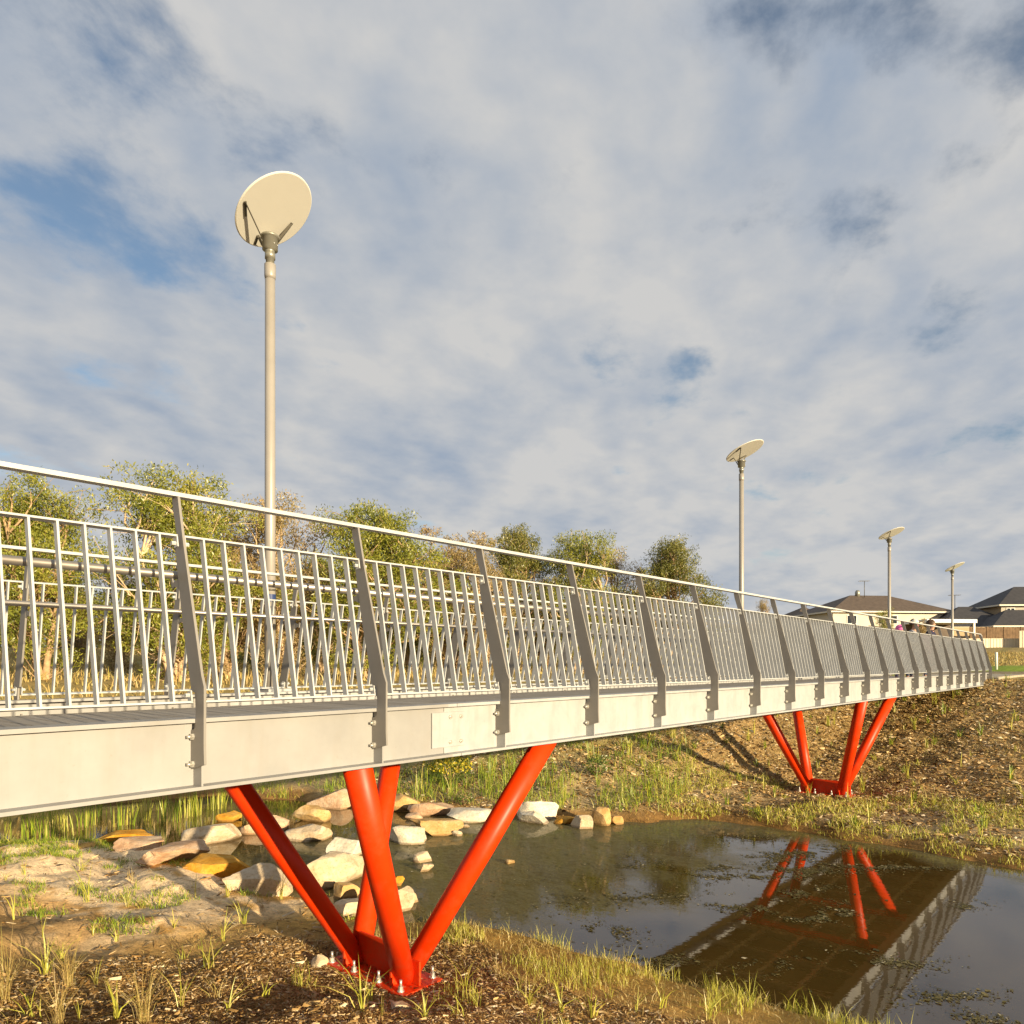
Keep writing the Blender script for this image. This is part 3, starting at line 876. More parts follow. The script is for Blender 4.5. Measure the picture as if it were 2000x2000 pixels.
ROCK_LABEL = [
 'ochre orange flat slab at the left pond edge, leftmost of the rocks', 'low cream rock lying just in front of the leftmost orange slab',
 'brownish pink flat slab at the waterline, half in leg shadow', 'long ochre orange slab on the sandy bank left of the red leg',
 'large cream boulder standing in the water left of the red leg', 'small ochre rock beside the reeds, behind the large cream boulder',
 'peach coloured rock half hidden behind the leftmost red leg', 'square yellow ochre block mirrored in the water between the red legs',
 'cream wedge shaped rock in the water below the yellow block', 'big pinkish boulder at the far shore, left of the thick front leg',
 'tan block on the sandy bank seen behind the leftmost red leg', 'biggest cream boulder with a flat top, between the two front red legs',
 'white boulder behind the biggest cream boulder', 'bright white rounded boulder right of the thick front red leg',
 'tan rock at the far waterline just right of the rear red leg', 'pink and tan flat rock in the far row behind the white boulder',
 'white topped flat slab in the far row, left of the slanting red leg', 'tan rounded rock in the water in front of the far row',
 'big white boulder at the far shore right of the slanting red leg', 'low white boulder in front of the big white one at the far shore',
 'cream pointed stone, left of the two tan ones at the rocks right end', 'upright tan stone near the right end of the rock row',
 'low tan stone at the very right end of the rock row', 'low ochre stones between the white boulder and the upright tan stone',
 'small cream stone in the water beside the tan rounded rock', 'cream stone alone in the water right of the thick front leg',
 'smaller cream stone just below the lone cream stone in the water', 'tiny tan stone alone in the middle of the weedy water',
 'small ochre wedge standing on edge right of the front leg', 'flat ochre stone right of the front leg, below the wedge',
 'tall cream stone at the near shore right of the front leg', 'small cream cobble leaning on the tall shore stone',
 'tan angular stone in front of the biggest cream boulder', 'cream flat stone on the near shore, lowest of the boulder group',
 'tan stone tucked against the front red leg below the boulder', 'small ochre stone beside the rear red leg in the water',
 'small cream stone in the water near the rear red leg', 'pale rough stone on the soil beside the left corner of the red base plate',
 'crumbled pale stone below the front corner of the red base plate', 'small brown stone in the water behind the white boulder',
 'small pinkish stone between the rocks of the far row', 'tiny cream pebble in the water below the white topped slab']
for i, ((x, y, w, h, c), lab) in enumerate(zip(ROCKS, ROCK_LABEL)):
    big = w > .6
    me = rock_mesh(100 + i * 7, w * 1.14, w * (0.75 if big else .9), h * (.74 if big else .9), M['rock_' + c], 4 if w > .4 else 3, 0.42 if w / h > 2.2 else 0.62)
    o = link('rock', me)
    o.location = (x, y, max(0.0, gz(x, y)) - .01)
    # long side across the line of sight
    o.rotation_euler = (random.uniform(-.08, .08), random.uniform(-.08, .08), math.atan2(y, x) - math.pi / 2 + random.uniform(-.5, .5))
    tag(o, lab, 'rock', 'sandstone rocks across the creek')

# ------------------------------------------------------------------ bark chips on the mulched banks
def m_chip(name, stops):
    t = NT(name); r = t.island()
    c = t.ramp(r, stops)
    return t.finish(c, 0.85, None, 0, 0.2)
M['chip'] = m_chip('bark_chip', [(0, (0.13, 0.07, 0.022)), (0.35, (0.31, 0.18, 0.06)), (0.65, (0.52, 0.34, 0.14)), (0.88, (0.64, 0.48, 0.27)), (1, (0.76, 0.64, 0.44))])
def chips(P, L, Wd, name):
    n = len(P); z, _, _ = ground(P[:, 0], P[:, 1])
    a = RNG.uniform(0, 2 * np.pi, n); ti = RNG.normal(0, .22, n); ro = RNG.normal(0, .5, n)
    d = np.stack([np.cos(a) * np.cos(ti), np.sin(a) * np.cos(ti), np.sin(ti)], -1)
    s = np.stack([-np.sin(a) * np.cos(ro), np.cos(a) * np.cos(ro), np.sin(ro)], -1)
    u = np.cross(d, s); u[u[:, 2] < 0] *= -1
    c = np.c_[P, z + RNG.uniform(.0, .022, n)]
    l = (L / 2)[:, None]; w = (Wd / 2)[:, None]
    V = np.stack([c - d * l - s * w * .6, c - d * l * .8 + s * w, c + d * l + s * w * .5, c + d * l * .85 - s * w, c + u * w * .9], 1).reshape(-1, 3)
    b = np.arange(n)[:, None] * 5
    F = np.concatenate([b + np.array([[0, 3, 4]]), b + np.array([[3, 2, 4]]), b + np.array([[2, 1, 4]]), b + np.array([[1, 0, 4]])])
    return link(name, np_mesh(name, V, F, M['chip']))
n = 110000
P = np.c_[RNG.uniform(0.6, 6.6, n), RNG.uniform(2.2, 9.2, n)]
_, dn_, _ = ground(P[:, 0], P[:, 1])
keep = (dn_ > 1.3 + 1.6 * fbm(P[:, 0], P[:, 1], 3, 77)) & (P[:, 1] + 1.5 * fbm(P[:, 0] * 1.5, P[:, 1] * 1.5, 3, 78) < 7.9) & (P[:, 0] * .94 + P[:, 1] * .34 > 2.9)
P = P[keep]
L = RNG.gamma(2.2, .014, len(P)).clip(.008, .16)
tag(chips(P, L, L * RNG.uniform(.08, .34, len(P)) + .003, 'bark_mulch'), 'dark bark chip mulch covering the foreground bank', 'mulch', kind='stuff')
n = 100000
P = np.c_[RNG.uniform(12.5, 32, n), RNG.uniform(-2, 16, n)]
_, _, df_ = ground(P[:, 0], P[:, 1])
keep = (df_ + 1.4 * fbm(P[:, 0], P[:, 1], 3, 79) > 2.4) | ((df_ > .3) & (RNG.uniform(0, 1, len(P)) < .45))
P = P[keep]; L = RNG.gamma(3.0, .024, len(P)).clip(.02, .2)
tag(chips(P, L, L * RNG.uniform(.2, .5, len(P)) + .008, 'bark_mulch'), 'bark chip mulch covering the far bank behind the red legs', 'mulch', kind='stuff')

# ------------------------------------------------------------------ grasses
def m_grass(name, stops, tr=0.25):
    t = NT(name); r = t.island()
    c = t.ramp(r, stops)
    d = t.n('ShaderNodeBsdfDiffuse', {'Color': c}); tl = t.n('ShaderNodeBsdfTranslucent', {'Color': c})
    g = t.n('ShaderNodeBsdfGlossy', {'Roughness': 0.45, 'Color': (1, 1, 1, 1)})
    m = t.n('ShaderNodeMixShader', {0: tr}); t.t.links.new(d.outputs[0], m.inputs[1]); t.t.links.new(tl.outputs[0], m.inputs[2])
    m2 = t.n('ShaderNodeMixShader', {0: 0.035}); t.t.links.new(m.outputs[0], m2.inputs[1]); t.t.links.new(g.outputs[0], m2.inputs[2])
    t.t.links.new(m2.outputs[0], t.out.inputs[0])
    return t.m
M['grass_y'] = m_grass('sedge_blade', [(0, (0.32, 0.35, 0.04)), (0.5, (0.48, 0.47, 0.06)), (0.85, (0.58, 0.51, 0.12)), (1, (0.64, 0.52, 0.22))])
M['grass_g'] = m_grass('green_blade', [(0, (0.13, 0.22, 0.015)), (0.55, (0.27, 0.36, 0.025)), (0.85, (0.46, 0.45, 0.05)), (1, (0.55, 0.45, 0.12))])
M['grass_d'] = m_grass('dry_blade', [(0, (0.40, 0.27, 0.09)), (0.5, (0.54, 0.40, 0.15)), (0.85, (0.44, 0.38, 0.10)), (1, (0.64, 0.52, 0.27))])
M['rust_blade'] = m_grass('rusty_blade', [(0, (0.20, 0.10, 0.025)), (0.5, (0.38, 0.22, 0.06)), (0.8, (0.42, 0.33, 0.07)), (1, (0.58, 0.44, 0.18))])
def blades(P, h, w, lean, name, mat, seed=0, curl=1.0, zlift=0.0):
    """curved tapering blades; P (n,3) roots"""
    rs = np.random.default_rng(seed); n = len(P)
    a = rs.uniform(0, 2 * np.pi, n); d = np.stack([np.cos(a), np.sin(a), np.zeros(n)], -1)
    fa = a + rs.normal(1.57, .6, n); s = np.stack([np.cos(fa), np.sin(fa), np.zeros(n)], -1)
    rows = []
    for t, ww in ((0, .8), (.35, 1.0), (.7, .7), (1.0, 0.0)):
        off = lean * h * (t ** (1 + curl)) ; up = h * (t - .35 * np.minimum(lean, 1.4) * t * t * .8)
        c = P + d * off[:, None] + np.stack([0 * up, 0 * up, up], -1)
        if ww: rows += [c - s * (w * ww / 2)[:, None], c + s * (w * ww / 2)[:, None]]
        else: rows += [c]
    V = np.stack(rows, 1).reshape(-1, 3); b = np.arange(n)[:, None] * 7
    F = np.concatenate([b + np.array([[0, 1, 3]]), b + np.array([[0, 3, 2]]), b + np.array([[2, 3, 5]]), b + np.array([[2, 5, 4]]), b + np.array([[4, 5, 6]])])
    return np_mesh(name, V, F, mat)
def tuft_mesh(seed, h, n, spread, lean, wid, mat):
    rs = np.random.default_rng(seed)
    P = np.c_[rs.normal(0, spread, (n, 2)), np.zeros(n) - .01]
    return blades(P, h * rs.uniform(.45, 1.0, n), wid * rs.uniform(.7, 1.2, n), lean * rs.uniform(.1, 1.3, n), 'sedge_tuft', mat, seed)
TUFTS = [tuft_mesh(i, (.34, .26, .42, .30, .22, .38, .5, .28, .36)[i], (11, 6, 16, 8, 12, 5, 9, 20, 7)[i], (.012, .006, .02, .01, .03, .006, .012, .035, .01)[i], (.75, .5, .95, .6, 1.1, .35, .6, .9, 1.2)[i], (.011, .009, .009, .012, .007, .012, .008, .006, .010)[i], M['grass_d'] if i in (7,) else M['grass_y']) for i in range(9)]
WISPY = [tuft_mesh(40 + i, .66, 70, .022, .95, .0032, M['grass_d']) for i in range(3)]
FG = [(2.49,7.88),(2.91,10.24),(3.32,10.96),(3.98,10.96),(4.51,12.63),(4.72,11.32),(4.15,8.80),(4.36,8.07),(3.77,7.81),(2.78,8.33),(4.57,10.13),(3.37,9.13),(4.26,10.38),(4.94,8.62),(5.68,9.49),(6.10,10.05),(6.12,9.66),(6.84,9.50),(5.44,9.93),(5.09,10.16),(2.76,7.41),(3.07,6.41),(3.77,7.24),(3.47,6.51),(3.74,6.16),(3.32,6.06),(4.42,10.28),(3.50,8.81),(2.89,9.22),(3.41,12.35),(3.71,12.59),(4.21,14.98),(4.35,14.11),(4.84,14.64),(5.07,14.46),(1.96,6.48),(2.47,6.22),(2.21,6.25)]
FR = [(4.06,5.18),(4.57,5.67),(4.56,5.00),(4.08,4.92),(4.39,4.73),(4.98,5.15),(5.37,5.18),(5.01,4.69),(5.73,5.07),(5.43,4.41),(5.61,4.69),(5.90,4.45),(6.40,4.62),(5.70,3.88),(6.19,4.02),(6.08,3.66),(6.31,3.51),(6.56,3.36),(6.45,3.09),(6.90,4.28),(6.85,3.87),(6.78,2.93),(5.57,4.15),(4.66,4.62)]
def put_tuft(me, x, y, sc, label, group):
    o = link('sedge_tuft', me); o.location = (x, y, gz(x, y))
    o.rotation_euler = (0, 0, random.uniform(0, 6.28)); o.scale = (sc, sc, sc * random.uniform(.85, 1.2))
    tag(o, label, 'grass tuft', group)
for i, (x, y) in enumerate(FG):
    sand = y > 8.5
    put_tuft(TUFTS[(i * 5) % 9], x, y, random.uniform(.6, 1.35),
             'yellow green sedge tuft growing on the pale sand flat at the left' if sand else 'thin yellow sedge tuft sprouting from the dark mulch at lower left',
             'tufts on the sand flat' if sand else 'tufts in the foreground mulch')
for i, (x, y) in enumerate(FR):
    low = y < 5.0 or x < 4.3
    put_tuft(TUFTS[(i * 4 + 2) % 9], x, y, random.uniform(.55, 1.25), 'green sedge tuft on the brown soil in front of and right of the red base', 'tufts right of the red base')
for i, (x, y, s, lab) in enumerate(((2.55, 7.45, 1.0, 'wispy reddish dry grass clump in the mulch near the left edge, upper one'), (2.6, 6.05, 1.05, 'wispy dry grass clump at the bottom edge left of centre'), (1.9, 6.9, 1.1, 'tall wispy dry grass at the left picture edge'), (2.05, 6.2, .9, 'wispy dry grass clump in the lower left corner'))):
    o = link('dry_grass_clump', WISPY[i % 3]); o.location = (x, y, gz(x, y)); o.rotation_euler = (0, 0, i * 1.7); o.scale = (s, s, s)
    tag(o, lab, 'grass clump')
n = 2600
P = np.c_[RNG.uniform(2.8, 6.8, n), RNG.uniform(7.6, 15, n)]
_, dn_, _ = ground(P[:, 0], P[:, 1]); P = P[dn_ > .1]
L = RNG.gamma(2.0, .03, len(P)).clip(.015, .22)
tag(chips(P, L, L * RNG.uniform(.05, .2, len(P)) + .003, 'leaf_litter'), 'scattered twigs and litter on the sand flat', 'litter', kind='stuff')
# planted rows on the far bank
TB = [tuft_mesh(70 + i, (.42, .3, .55, .36, .48)[i], (12, 8, 16, 20, 6)[i], .03, (.6, .9, .5, 1.0, .4)[i], (.02, .018, .014, .012, .02)[i], M['grass_y'] if i % 3 else M['grass_g']) for i in range(5)]
cand = []
for i in range(26):
    for j in range(26):
        x = 16.2 + i * .62 + random.uniform(-.25, .25); y = -1.8 + j * .55 + random.uniform(-.2, .2)
        if y < 2 + (x - 16) * -.0 and x / max(y, .1) > 9.5: continue
        if random.random() < .42: continue
        g, dn1, df1 = ground([x], [y])
        if df1[0] < .6 or (abs(x - 19.35) < .6 and abs(y - YC) < 1.0): continue
        if y > 12 or y < x * .09: continue
        cand.append((x, y))
random.shuffle(cand); cand = cand[:215]
for i, (x, y) in enumerate(cand):
    put_tuft(TB[i % 5], x, y, random.uniform(.4, 1.3), 'small yellow green sedge tuft planted on the mulched far bank', 'tufts planted on the far bank')

# loose grass, reeds and ground cover
def scatter(n, x0, x1, y0, y1, test):
    P = np.c_[RNG.uniform(x0, x1, n), RNG.uniform(y0, y1, n)]
    z, dn1, df1 = ground(P[:, 0], P[:, 1])
    k = test(P, z, dn1, df1)
    return np.c_[P[k], z[k]]
nz_ = lambda P, s, sd_: fbm(P[:, 0] * s, P[:, 1] * s, 3, sd_)
P = scatter(26000, 3.4, 7.9, 1.0, 6.6, lambda P, z, a, b: (a > .02) & (a < 2.6 + nz_(P, 1.2, 5)) & (nz_(P, 1.6, 6) > .0 + .05 * a) & (np.hypot((P[:, 0] - 5.12) / .7, (P[:, 1] - YC) / .9) > 1))
h = RNG.gamma(4, .03, len(P)).clip(.04, .34)
tag(link('bank_grass', blades(P, h, np.full(len(P), .0045), RNG.uniform(.05, .8, len(P)), 'bank_grass', M['grass_y'], 3)), 'yellowish grass on the near bank edge right of the red legs', 'grass', kind='stuff')
P = scatter(15000, 3.4, 7.9, 1.0, 7.4, lambda P, z, a, b: (a > .0) & (a < 1.9) & (np.hypot((P[:, 0] - 5.12) / .7, (P[:, 1] - YC) / .9) > 1))
h = RNG.gamma(3, .018, len(P)).clip(.02, .16)
tag(link('dry_turf', blades(P, h, np.full(len(P), .005), RNG.uniform(.3, 1.3, len(P)), 'dry_turf', M['grass_d'], 4)), 'short dry brown turf along the near waterline', 'turf', kind='stuff')
P = scatter(60000, 9.5, 24, 7.0, 23, lambda P, z, a, b: (b > np.where(P[:, 1] > 14, .02, .35)) & (b < 10) & (a < 0) & (nz_(P, .8, 8) > -.10 + .022 * b) & (nz_(P, 3.1, 28) > -.01) & (P[:, 1] > 8.3 + .25 * (P[:, 0] - 15)))
h = RNG.gamma(2.2, .12, len(P)).clip(.04, .85)
tag(link('green_grass', blades(P, h, np.full(len(P), .011), RNG.uniform(.05, .9, len(P)), 'green_grass', M['grass_g'], 5)), 'lush green grass on the far bank behind the rocks', 'grass', kind='stuff')
P = scatter(42000, 2.6, 6.9, 8.0, 16.5, lambda P, z, a, b: (a > .1) & (a < 3.4) & (nz_(P, 1.3, 12) > .065 - .012 * (P[:, 1] - 10)))
h = RNG.gamma(3, .02, len(P)).clip(.02, .16)
tag(link('ground_cover', blades(P, h, np.full(len(P), .008), RNG.uniform(.3, 1.2, len(P)), 'ground_cover', M['grass_g'], 6)), 'low green ground cover on the sandy left bank', 'ground cover', kind='stuff')
P = scatter(32000, 15.2, 20, -3, 10, lambda P, z, a, b: (b > .0) & (b < 4) & (nz_(P, 1.4, 14) > .01) & (np.hypot((P[:, 0] - 19.35) / .7, (P[:, 1] - YC) / 1.0) > 1))
h = RNG.gamma(3, .03, len(P)).clip(.03, .3)
tag(link('bank_grass', blades(P, h, np.full(len(P), .011), RNG.uniform(.2, 1.0, len(P)), 'bank_grass', M['grass_y'], 7)), 'patchy yellow grass low on the far bank by the farther legs', 'grass', kind='stuff')
P = scatter(30000, -10, 60, 24, 70, lambda P, z, a, b: (b > 1.5) & (P[:, 1] > .55 * P[:, 0]) & (P[:, 1] < 2.6 * P[:, 0] + 24))
h = RNG.gamma(3, .09, len(P)).clip(.1, .8)
tag(link('dry_grass', blades(P, h, np.full(len(P), .045), RNG.uniform(.1, .8, len(P)), 'dry_grass', M['grass_d'], 8)), 'tall dry grass in the paddock under the trees', 'grass', kind='stuff')
P = scatter(26000, 9, 17.5, -4, 21, lambda P, z, a, b: (b > -.05) & (b < .7) & (nz_(P, 2.2, 33) > -.06))
h = RNG.gamma(2.2, .03, len(P)).clip(.015, .26)
tag(link('dry_turf', blades(P, h, np.full(len(P), .011), RNG.uniform(.3, 1.5, len(P)), 'dry_turf', M['rust_blade'], 27)), 'rusty brown turf fringing the far waterline', 'turf', kind='stuff')
P = scatter(52000, 17, 32, -1, 14, lambda P, z, a, b: (b > 2.5) & (nz_(P, 1.1, 15) > -.05) & (P[:, 1] > .1 * P[:, 0] - .5) & (np.hypot((P[:, 0] - 19.35) / .7, (P[:, 1] - YC) / 1.0) > 1))
h = RNG.gamma(2.5, .022, len(P)).clip(.02, .22)
tag(link('dry_turf', blades(P, h, np.full(len(P), .012), RNG.uniform(.4, 1.4, len(P)), 'dry_turf', M['grass_d'], 17)), 'short straw coloured growth over the mulched far bank', 'turf', kind='stuff')
P = scatter(12000, 1.2, 6.2, 2.5, 8.8, lambda P, z, a, b: (a > 1.2) & (nz_(P, 1.7, 19) > .06))
h = RNG.gamma(2.0, .02, len(P)).clip(.015, .2)
tag(link('dry_turf', blades(P, h, np.full(len(P), .004), RNG.uniform(.5, 1.6, len(P)), 'dry_turf', M['grass_d'], 20)), 'straw and dead stems lying in the foreground mulch', 'straw', kind='stuff')
# reeds at the left of the pond
REED = []
for i in range(4):
    rs = np.random.default_rng(300 + i); n = 26
    Pq = np.c_[rs.normal(0, .13, (n, 2)), np.full(n, -.1)]
    me = blades(Pq, .95 * rs.uniform(.5, 1.1, n), np.full(n, .016), rs.uniform(.02, .35, n), 'reed_clump', M['grass_y'] if i % 2 else M['grass_g'], 300 + i)
    REED.append(me)
RD = [(5.2, 17.4), (5.7, 17.2), (6.3, 17.6), (4.6, 17.3), (6.9, 17.0), (7.4, 17.2), (7.8, 16.7), (8.3, 16.9), (8.7, 17.4), (9.2, 17.2), (9.6, 17.9), (6.0, 18.4), (7.0, 18.6), (8.0, 18.4), (5.2, 16.6), (4.9, 18.6)]
for i, (x, y) in enumerate(RD):
    o = link('reed_clump', REED[i % 4]); o.location = (x, y, max(0, gz(x, y))); o.rotation_euler = (0, 0, i * 2.1)
    s = random.uniform(.75, 1.15); o.scale = (s, s, s)
    tag(o, 'green reed clump standing in the pond at the left, under the girder', 'reeds', 'reeds at the left of the pond')
GC = [(12.6, 14.6), (12.9, 13.9), (13.2, 13.2), (13.7, 12.6), (12.3, 15.4), (14.2, 12.2), (13.5, 14.2), (14.4, 13.2), (15.0, 11.6), (14.9, 12.6)]
for i, (x, y) in enumerate(GC):
    o = link('reed_clump', REED[2 * (i % 2)]); o.location = (x, y, gz(x, y)); o.rotation_euler = (0, 0, i * 1.3)
    s = random.uniform(.75, 1.05); o.scale = (s, s, s)
    tag(o, 'tall green grass clump on the far bank just behind the rocks', 'grass clump', 'tall clumps behind the rocks')

# yellow flowering bush behind the rocks
def m_leaf(name, stops, tr=0.3):
    t = NT(name); r = t.island(); p = t.pos()
    f = t.noise(0.7, 4, 0.55, p)
    v = t.math('ADD', t.math('MULTIPLY', r, 0.45), t.math('MULTIPLY', t.math('SUBTRACT', f, 0.28), 1.15))
    c = t.ramp(v, stops)
    d = t.n('ShaderNodeBsdfDiffuse', {'Color': c}); tl = t.n('ShaderNodeBsdfTranslucent', {'Color': c})
    g = t.n('ShaderNodeBsdfGlossy', {'Roughness': 0.4, 'Color': (1, 1, 1, 1)})
    m = t.n('ShaderNodeMixShader', {0: tr}); t.t.links.new(d.outputs[0], m.inputs[1]); t.t.links.new(tl.outputs[0], m.inputs[2])
    m2 = t.n('ShaderNodeMixShader', {0: 0.04}); t.t.links.new(m.outputs[0], m2.inputs[1]); t.t.links.new(g.outputs[0], m2.inputs[2])
    t.t.links.new(m2.outputs[0], t.out.inputs[0])
    return t.m
M['leaf_a'] = m_leaf('gum_leaf', [(0.1, (0.09, 0.115, 0.014)), (0.4, (0.22, 0.24, 0.028)), (0.7, (0.36, 0.34, 0.05)), (0.95, (0.46, 0.37, 0.09))])
M['leaf_b'] = m_leaf('gum_leaf_brown', [(0.15, (0.19, 0.155, 0.05)), (0.5, (0.36, 0.27, 0.10)), (0.9, (0.50, 0.34, 0.17))])
M['leaf_c'] = m_leaf('gum_leaf_dark', [(0.15, (0.085, 0.10, 0.02)), (0.5, (0.19, 0.19, 0.035)), (0.9, (0.32, 0.27, 0.065))])
M['flower'] = m_leaf('yellow_flower', [(0.2, (0.42, 0.34, 0.02)), (0.8, (0.62, 0.50, 0.03))])
M['bush'] = m_leaf('bush_leaf', [(0.2, (0.06, 0.10, 0.015)), (0.8, (0.16, 0.22, 0.03))])
def leaf_quads(C, size, wr, droop, seed, mat, name):
    rs = np.random.default_rng(seed); n = len(C)
    d = rs.normal(0, 1, (n, 3)); d[:, 2] -= droop; d /= np.linalg.norm(d, axis=1)[:, None]
    r = rs.normal(0, 1, (n, 3)); s = np.cross(d, r); s /= np.linalg.norm(s, axis=1)[:, None] + 1e-9
    L = (size * rs.uniform(.6, 1.25, n))[:, None]; w = L * wr
    V = np.stack([C - d * L * .5, C + s * w * .5, C + d * L * .5, C - s * w * .5], 1).reshape(-1, 3)
    return V
def bush(x, y, r, h, mat, n, size, name, label, cat, fl=None):
    root = empty(name, (x, y, gz(x, y))); tag(root, label, cat)
    rs = np.random.default_rng(int(x * 100))
    q = rs.normal(0, 1, (n, 3)); q /= np.linalg.norm(q, axis=1)[:, None]; q *= rs.uniform(.4, 1, (n, 1)) ** .5
    C = q * np.array([r, r, h * .5]) + np.array([0, 0, h * .55])
    C += .18 * r * np.sin(q[:, [1, 2, 0]] * 7)
    V = leaf_quads(C, size, .45, -.2, int(x * 10), mat, name)
    link('foliage', np_mesh('foliage', V, np.arange(len(V)).reshape(-1, 4), mat), root)
    m = MB()
    for k in range(7):
        a = k * .9; m.tube([(0, 0, -.05), (r * .3 * math.cos(a), r * .3 * math.sin(a), h * .4), (r * .7 * math.cos(a), r * .7 * math.sin(a), h * .75)], [.012, .009, .004], 5)
    m.build('stem', M['bark'], root)
    if fl:
        C2 = C[C[:, 2] > h * .5][:n // 2] * np.array([1.03, 1.03, 1.06])
        V = leaf_quads(C2, size * .9, .9, 0, 7, fl, 'flowers'); tag(link('flowers', np_mesh('flowers', V, np.arange(len(V)).reshape(-1, 4), fl), root), kind='stuff')
M['bark'] = simple('bark', (0.40, 0.27, 0.15), 0.45, 4, 0.9, 0, 0.15, 0.5)
M['bark2'] = simple('bark_pale', (0.56, 0.41, 0.25), 0.35, 3, 0.85, 0, 0.15, 0.4)
bush(13.6, 13.7, .55, .75, M['bush'], 1300, .07, 'flowering_bush', 'round bush with yellow flowers behind the rocks, under the girder', 'bush', M['flower'])
bush(16.2, 10.9, .35, .5, M['bush'], 500, .07, 'shrub', 'low leafy green shrub on the far bank right of the slanting leg', 'shrub')
bush(12.9, 12.5, .22, .3, M['bush'], 260, .06, 'shrub', 'very small green shrub among the far row of rocks', 'shrub')

# ------------------------------------------------------------------ gum trees
def tree_meshes(seed, H, spread, ncl, nleaf, leafmat, barkmat, stems=3, crown0=0.42, twiggy=18, lsize=.175):
    rs = np.random.default_rng(seed)
    V = []; m = MB()
    def limb(pts, r0, r1, seg=6):
        k = len(pts); m.tube(pts, [r0 + (r1 - r0) * i / (k - 1) for i in range(k)], seg, caps=False)
    st = []
    for s in range(stems):
        a = rs.uniform(0, 6.28); lean = rs.uniform(.03, .2) * H
        b0 = np.array([math.cos(a), math.sin(a), 0]) * rs.uniform(.02, .25)
        tip = b0 + np.array([math.cos(a) * lean, math.sin(a) * lean, H * rs.uniform(.62, .86)])
        pts = []
        for i in range(8):
            t = i / 7
            p = b0 * (1 - t) + tip * t + np.array([rs.normal(0, .05 * H * .25), rs.normal(0, .05 * H * .25), 0]) * math.sin(t * 3.1)
            pts.append(p)
        r = H * rs.uniform(.011, .018)
        limb(pts, r, r * .25, 7); st.append(pts)
    Cs = []
    for k in range(ncl):
        # crown lumps inside a domed envelope
        z = rs.uniform(crown0, .97); zz = (z - crown0) / (1 - crown0)
        env = spread * (math.sin(min(1, zz * 1.15 + .18) * math.pi) ** .6 if zz < .8 else max(.15, (1 - zz) * 3.2))
        a = rs.uniform(0, 6.28); rr = env * math.sqrt(rs.uniform(.05, 1))
        c = np.array([math.cos(a) * rr, math.sin(a) * rr, z * H])
        s = st[rs.integers(len(st))]
        c[:2] += s[-1][:2] * .6
        i0 = rs.integers(2, 6)
        for i_ in range(7, 1, -1):
            if s[i_][2] < c[2] - .16 * H: i0 = i_; break
        p0 = s[i0]; mid = (p0 + c) / 2 + np.array([0, 0, -.03 * H]) + rs.normal(0, .03 * H, 3)
        q = (mid + c) / 2 + rs.normal(0, .015 * H, 3)
        limb([p0, mid, q, c], H * .006, H * .0018, 5)
        rc = H * rs.uniform(.055, .10)
        for t_ in range(3):
            e = c + rs.normal(0, rc * .7, 3); limb([q, (q + e) / 2 + rs.normal(0, .01 * H, 3), e], H * .0022, H * .0009, 4)
        nn = int(nleaf / ncl * rs.uniform(.6, 1.4))
        # several small sprays per lump, hanging a little
        ns = 8; sc = c + np.clip(rs.normal(0, 1, (ns, 3)), -1.3, 1.3) * rc * np.array([.85, .85, .6])
        w = rs.integers(ns, size=nn)
        L = sc[w] + np.clip(rs.normal(0, 1, (nn, 3)), -1.7, 1.7) * rc * np.array([.29, .29, .29])
        Cs.append(L)
    for k in range(twiggy):
        s = st[rs.integers(len(st))]; p0 = s[rs.integers(0, 5)]
        a = rs.uniform(0, 6.28); l = H * rs.uniform(.12, .34)
        e = p0 + np.array([math.cos(a) * .55, math.sin(a) * .55, rs.uniform(.35, .9)]) * l
        mid = (p0 + e) / 2 + np.array([math.cos(a), math.sin(a), -.3]) * l * .10
        limb([p0, mid, e], H * .0035, H * .0008, 4)
        for j in range(4):
            t = rs.uniform(.3, .95); b = p0 * (1 - t) + e * t
            e2 = b + rs.normal(0, .10 * l + .02 * H, 3) + np.array([0, 0, .09 * l]); limb([b, (b + e2) / 2 + rs.normal(0, .008 * H, 3), e2], H * .0015, H * .0005, 3)
        nn = int(nleaf * .006); Cs.append(e + np.clip(rs.normal(0, 1, (nn, 3)), -1.5, 1.5) * H * .03)
    C = np.concatenate(Cs)
    LV = leaf_quads(C, lsize, .30, 1.1, seed, leafmat, 'crown')
    return m.mesh('trunk', barkmat), np_mesh('crown', LV, np.arange(len(LV)).reshape(-1, 4), leafmat)
VAR = [tree_meshes(1, 10, 3.3, 78, 40000, M['leaf_a'], M['bark'], 4, .28, 34),
       tree_meshes(2, 10, 3.0, 70, 36000, M['leaf_a'], M['bark2'], 5, .26, 46),
       tree_meshes(3, 10, 2.6, 48, 16000, M['leaf_b'], M['bark2'], 5, .30, 60),
       tree_meshes(4, 10, 3.1, 66, 36000, M['leaf_c'], M['bark'], 3, .40, 30),
       tree_meshes(5, 10, 2.5, 54, 26000, M['leaf_a'], M['bark2'], 6, .20, 60),
       tree_meshes(6, 10, 2.9, 58, 25000, M['leaf_b'], M['bark'], 5, .22, 50)]
FW = (math.cos(THETA), math.sin(THETA)); RT_ = (math.sin(THETA), -math.cos(THETA))
def at(px, depth):
    t = (px - 1000) / 1460.0
    return depth * (FW[0] + t * RT_[0]), depth * (FW[1] + t * RT_[1])
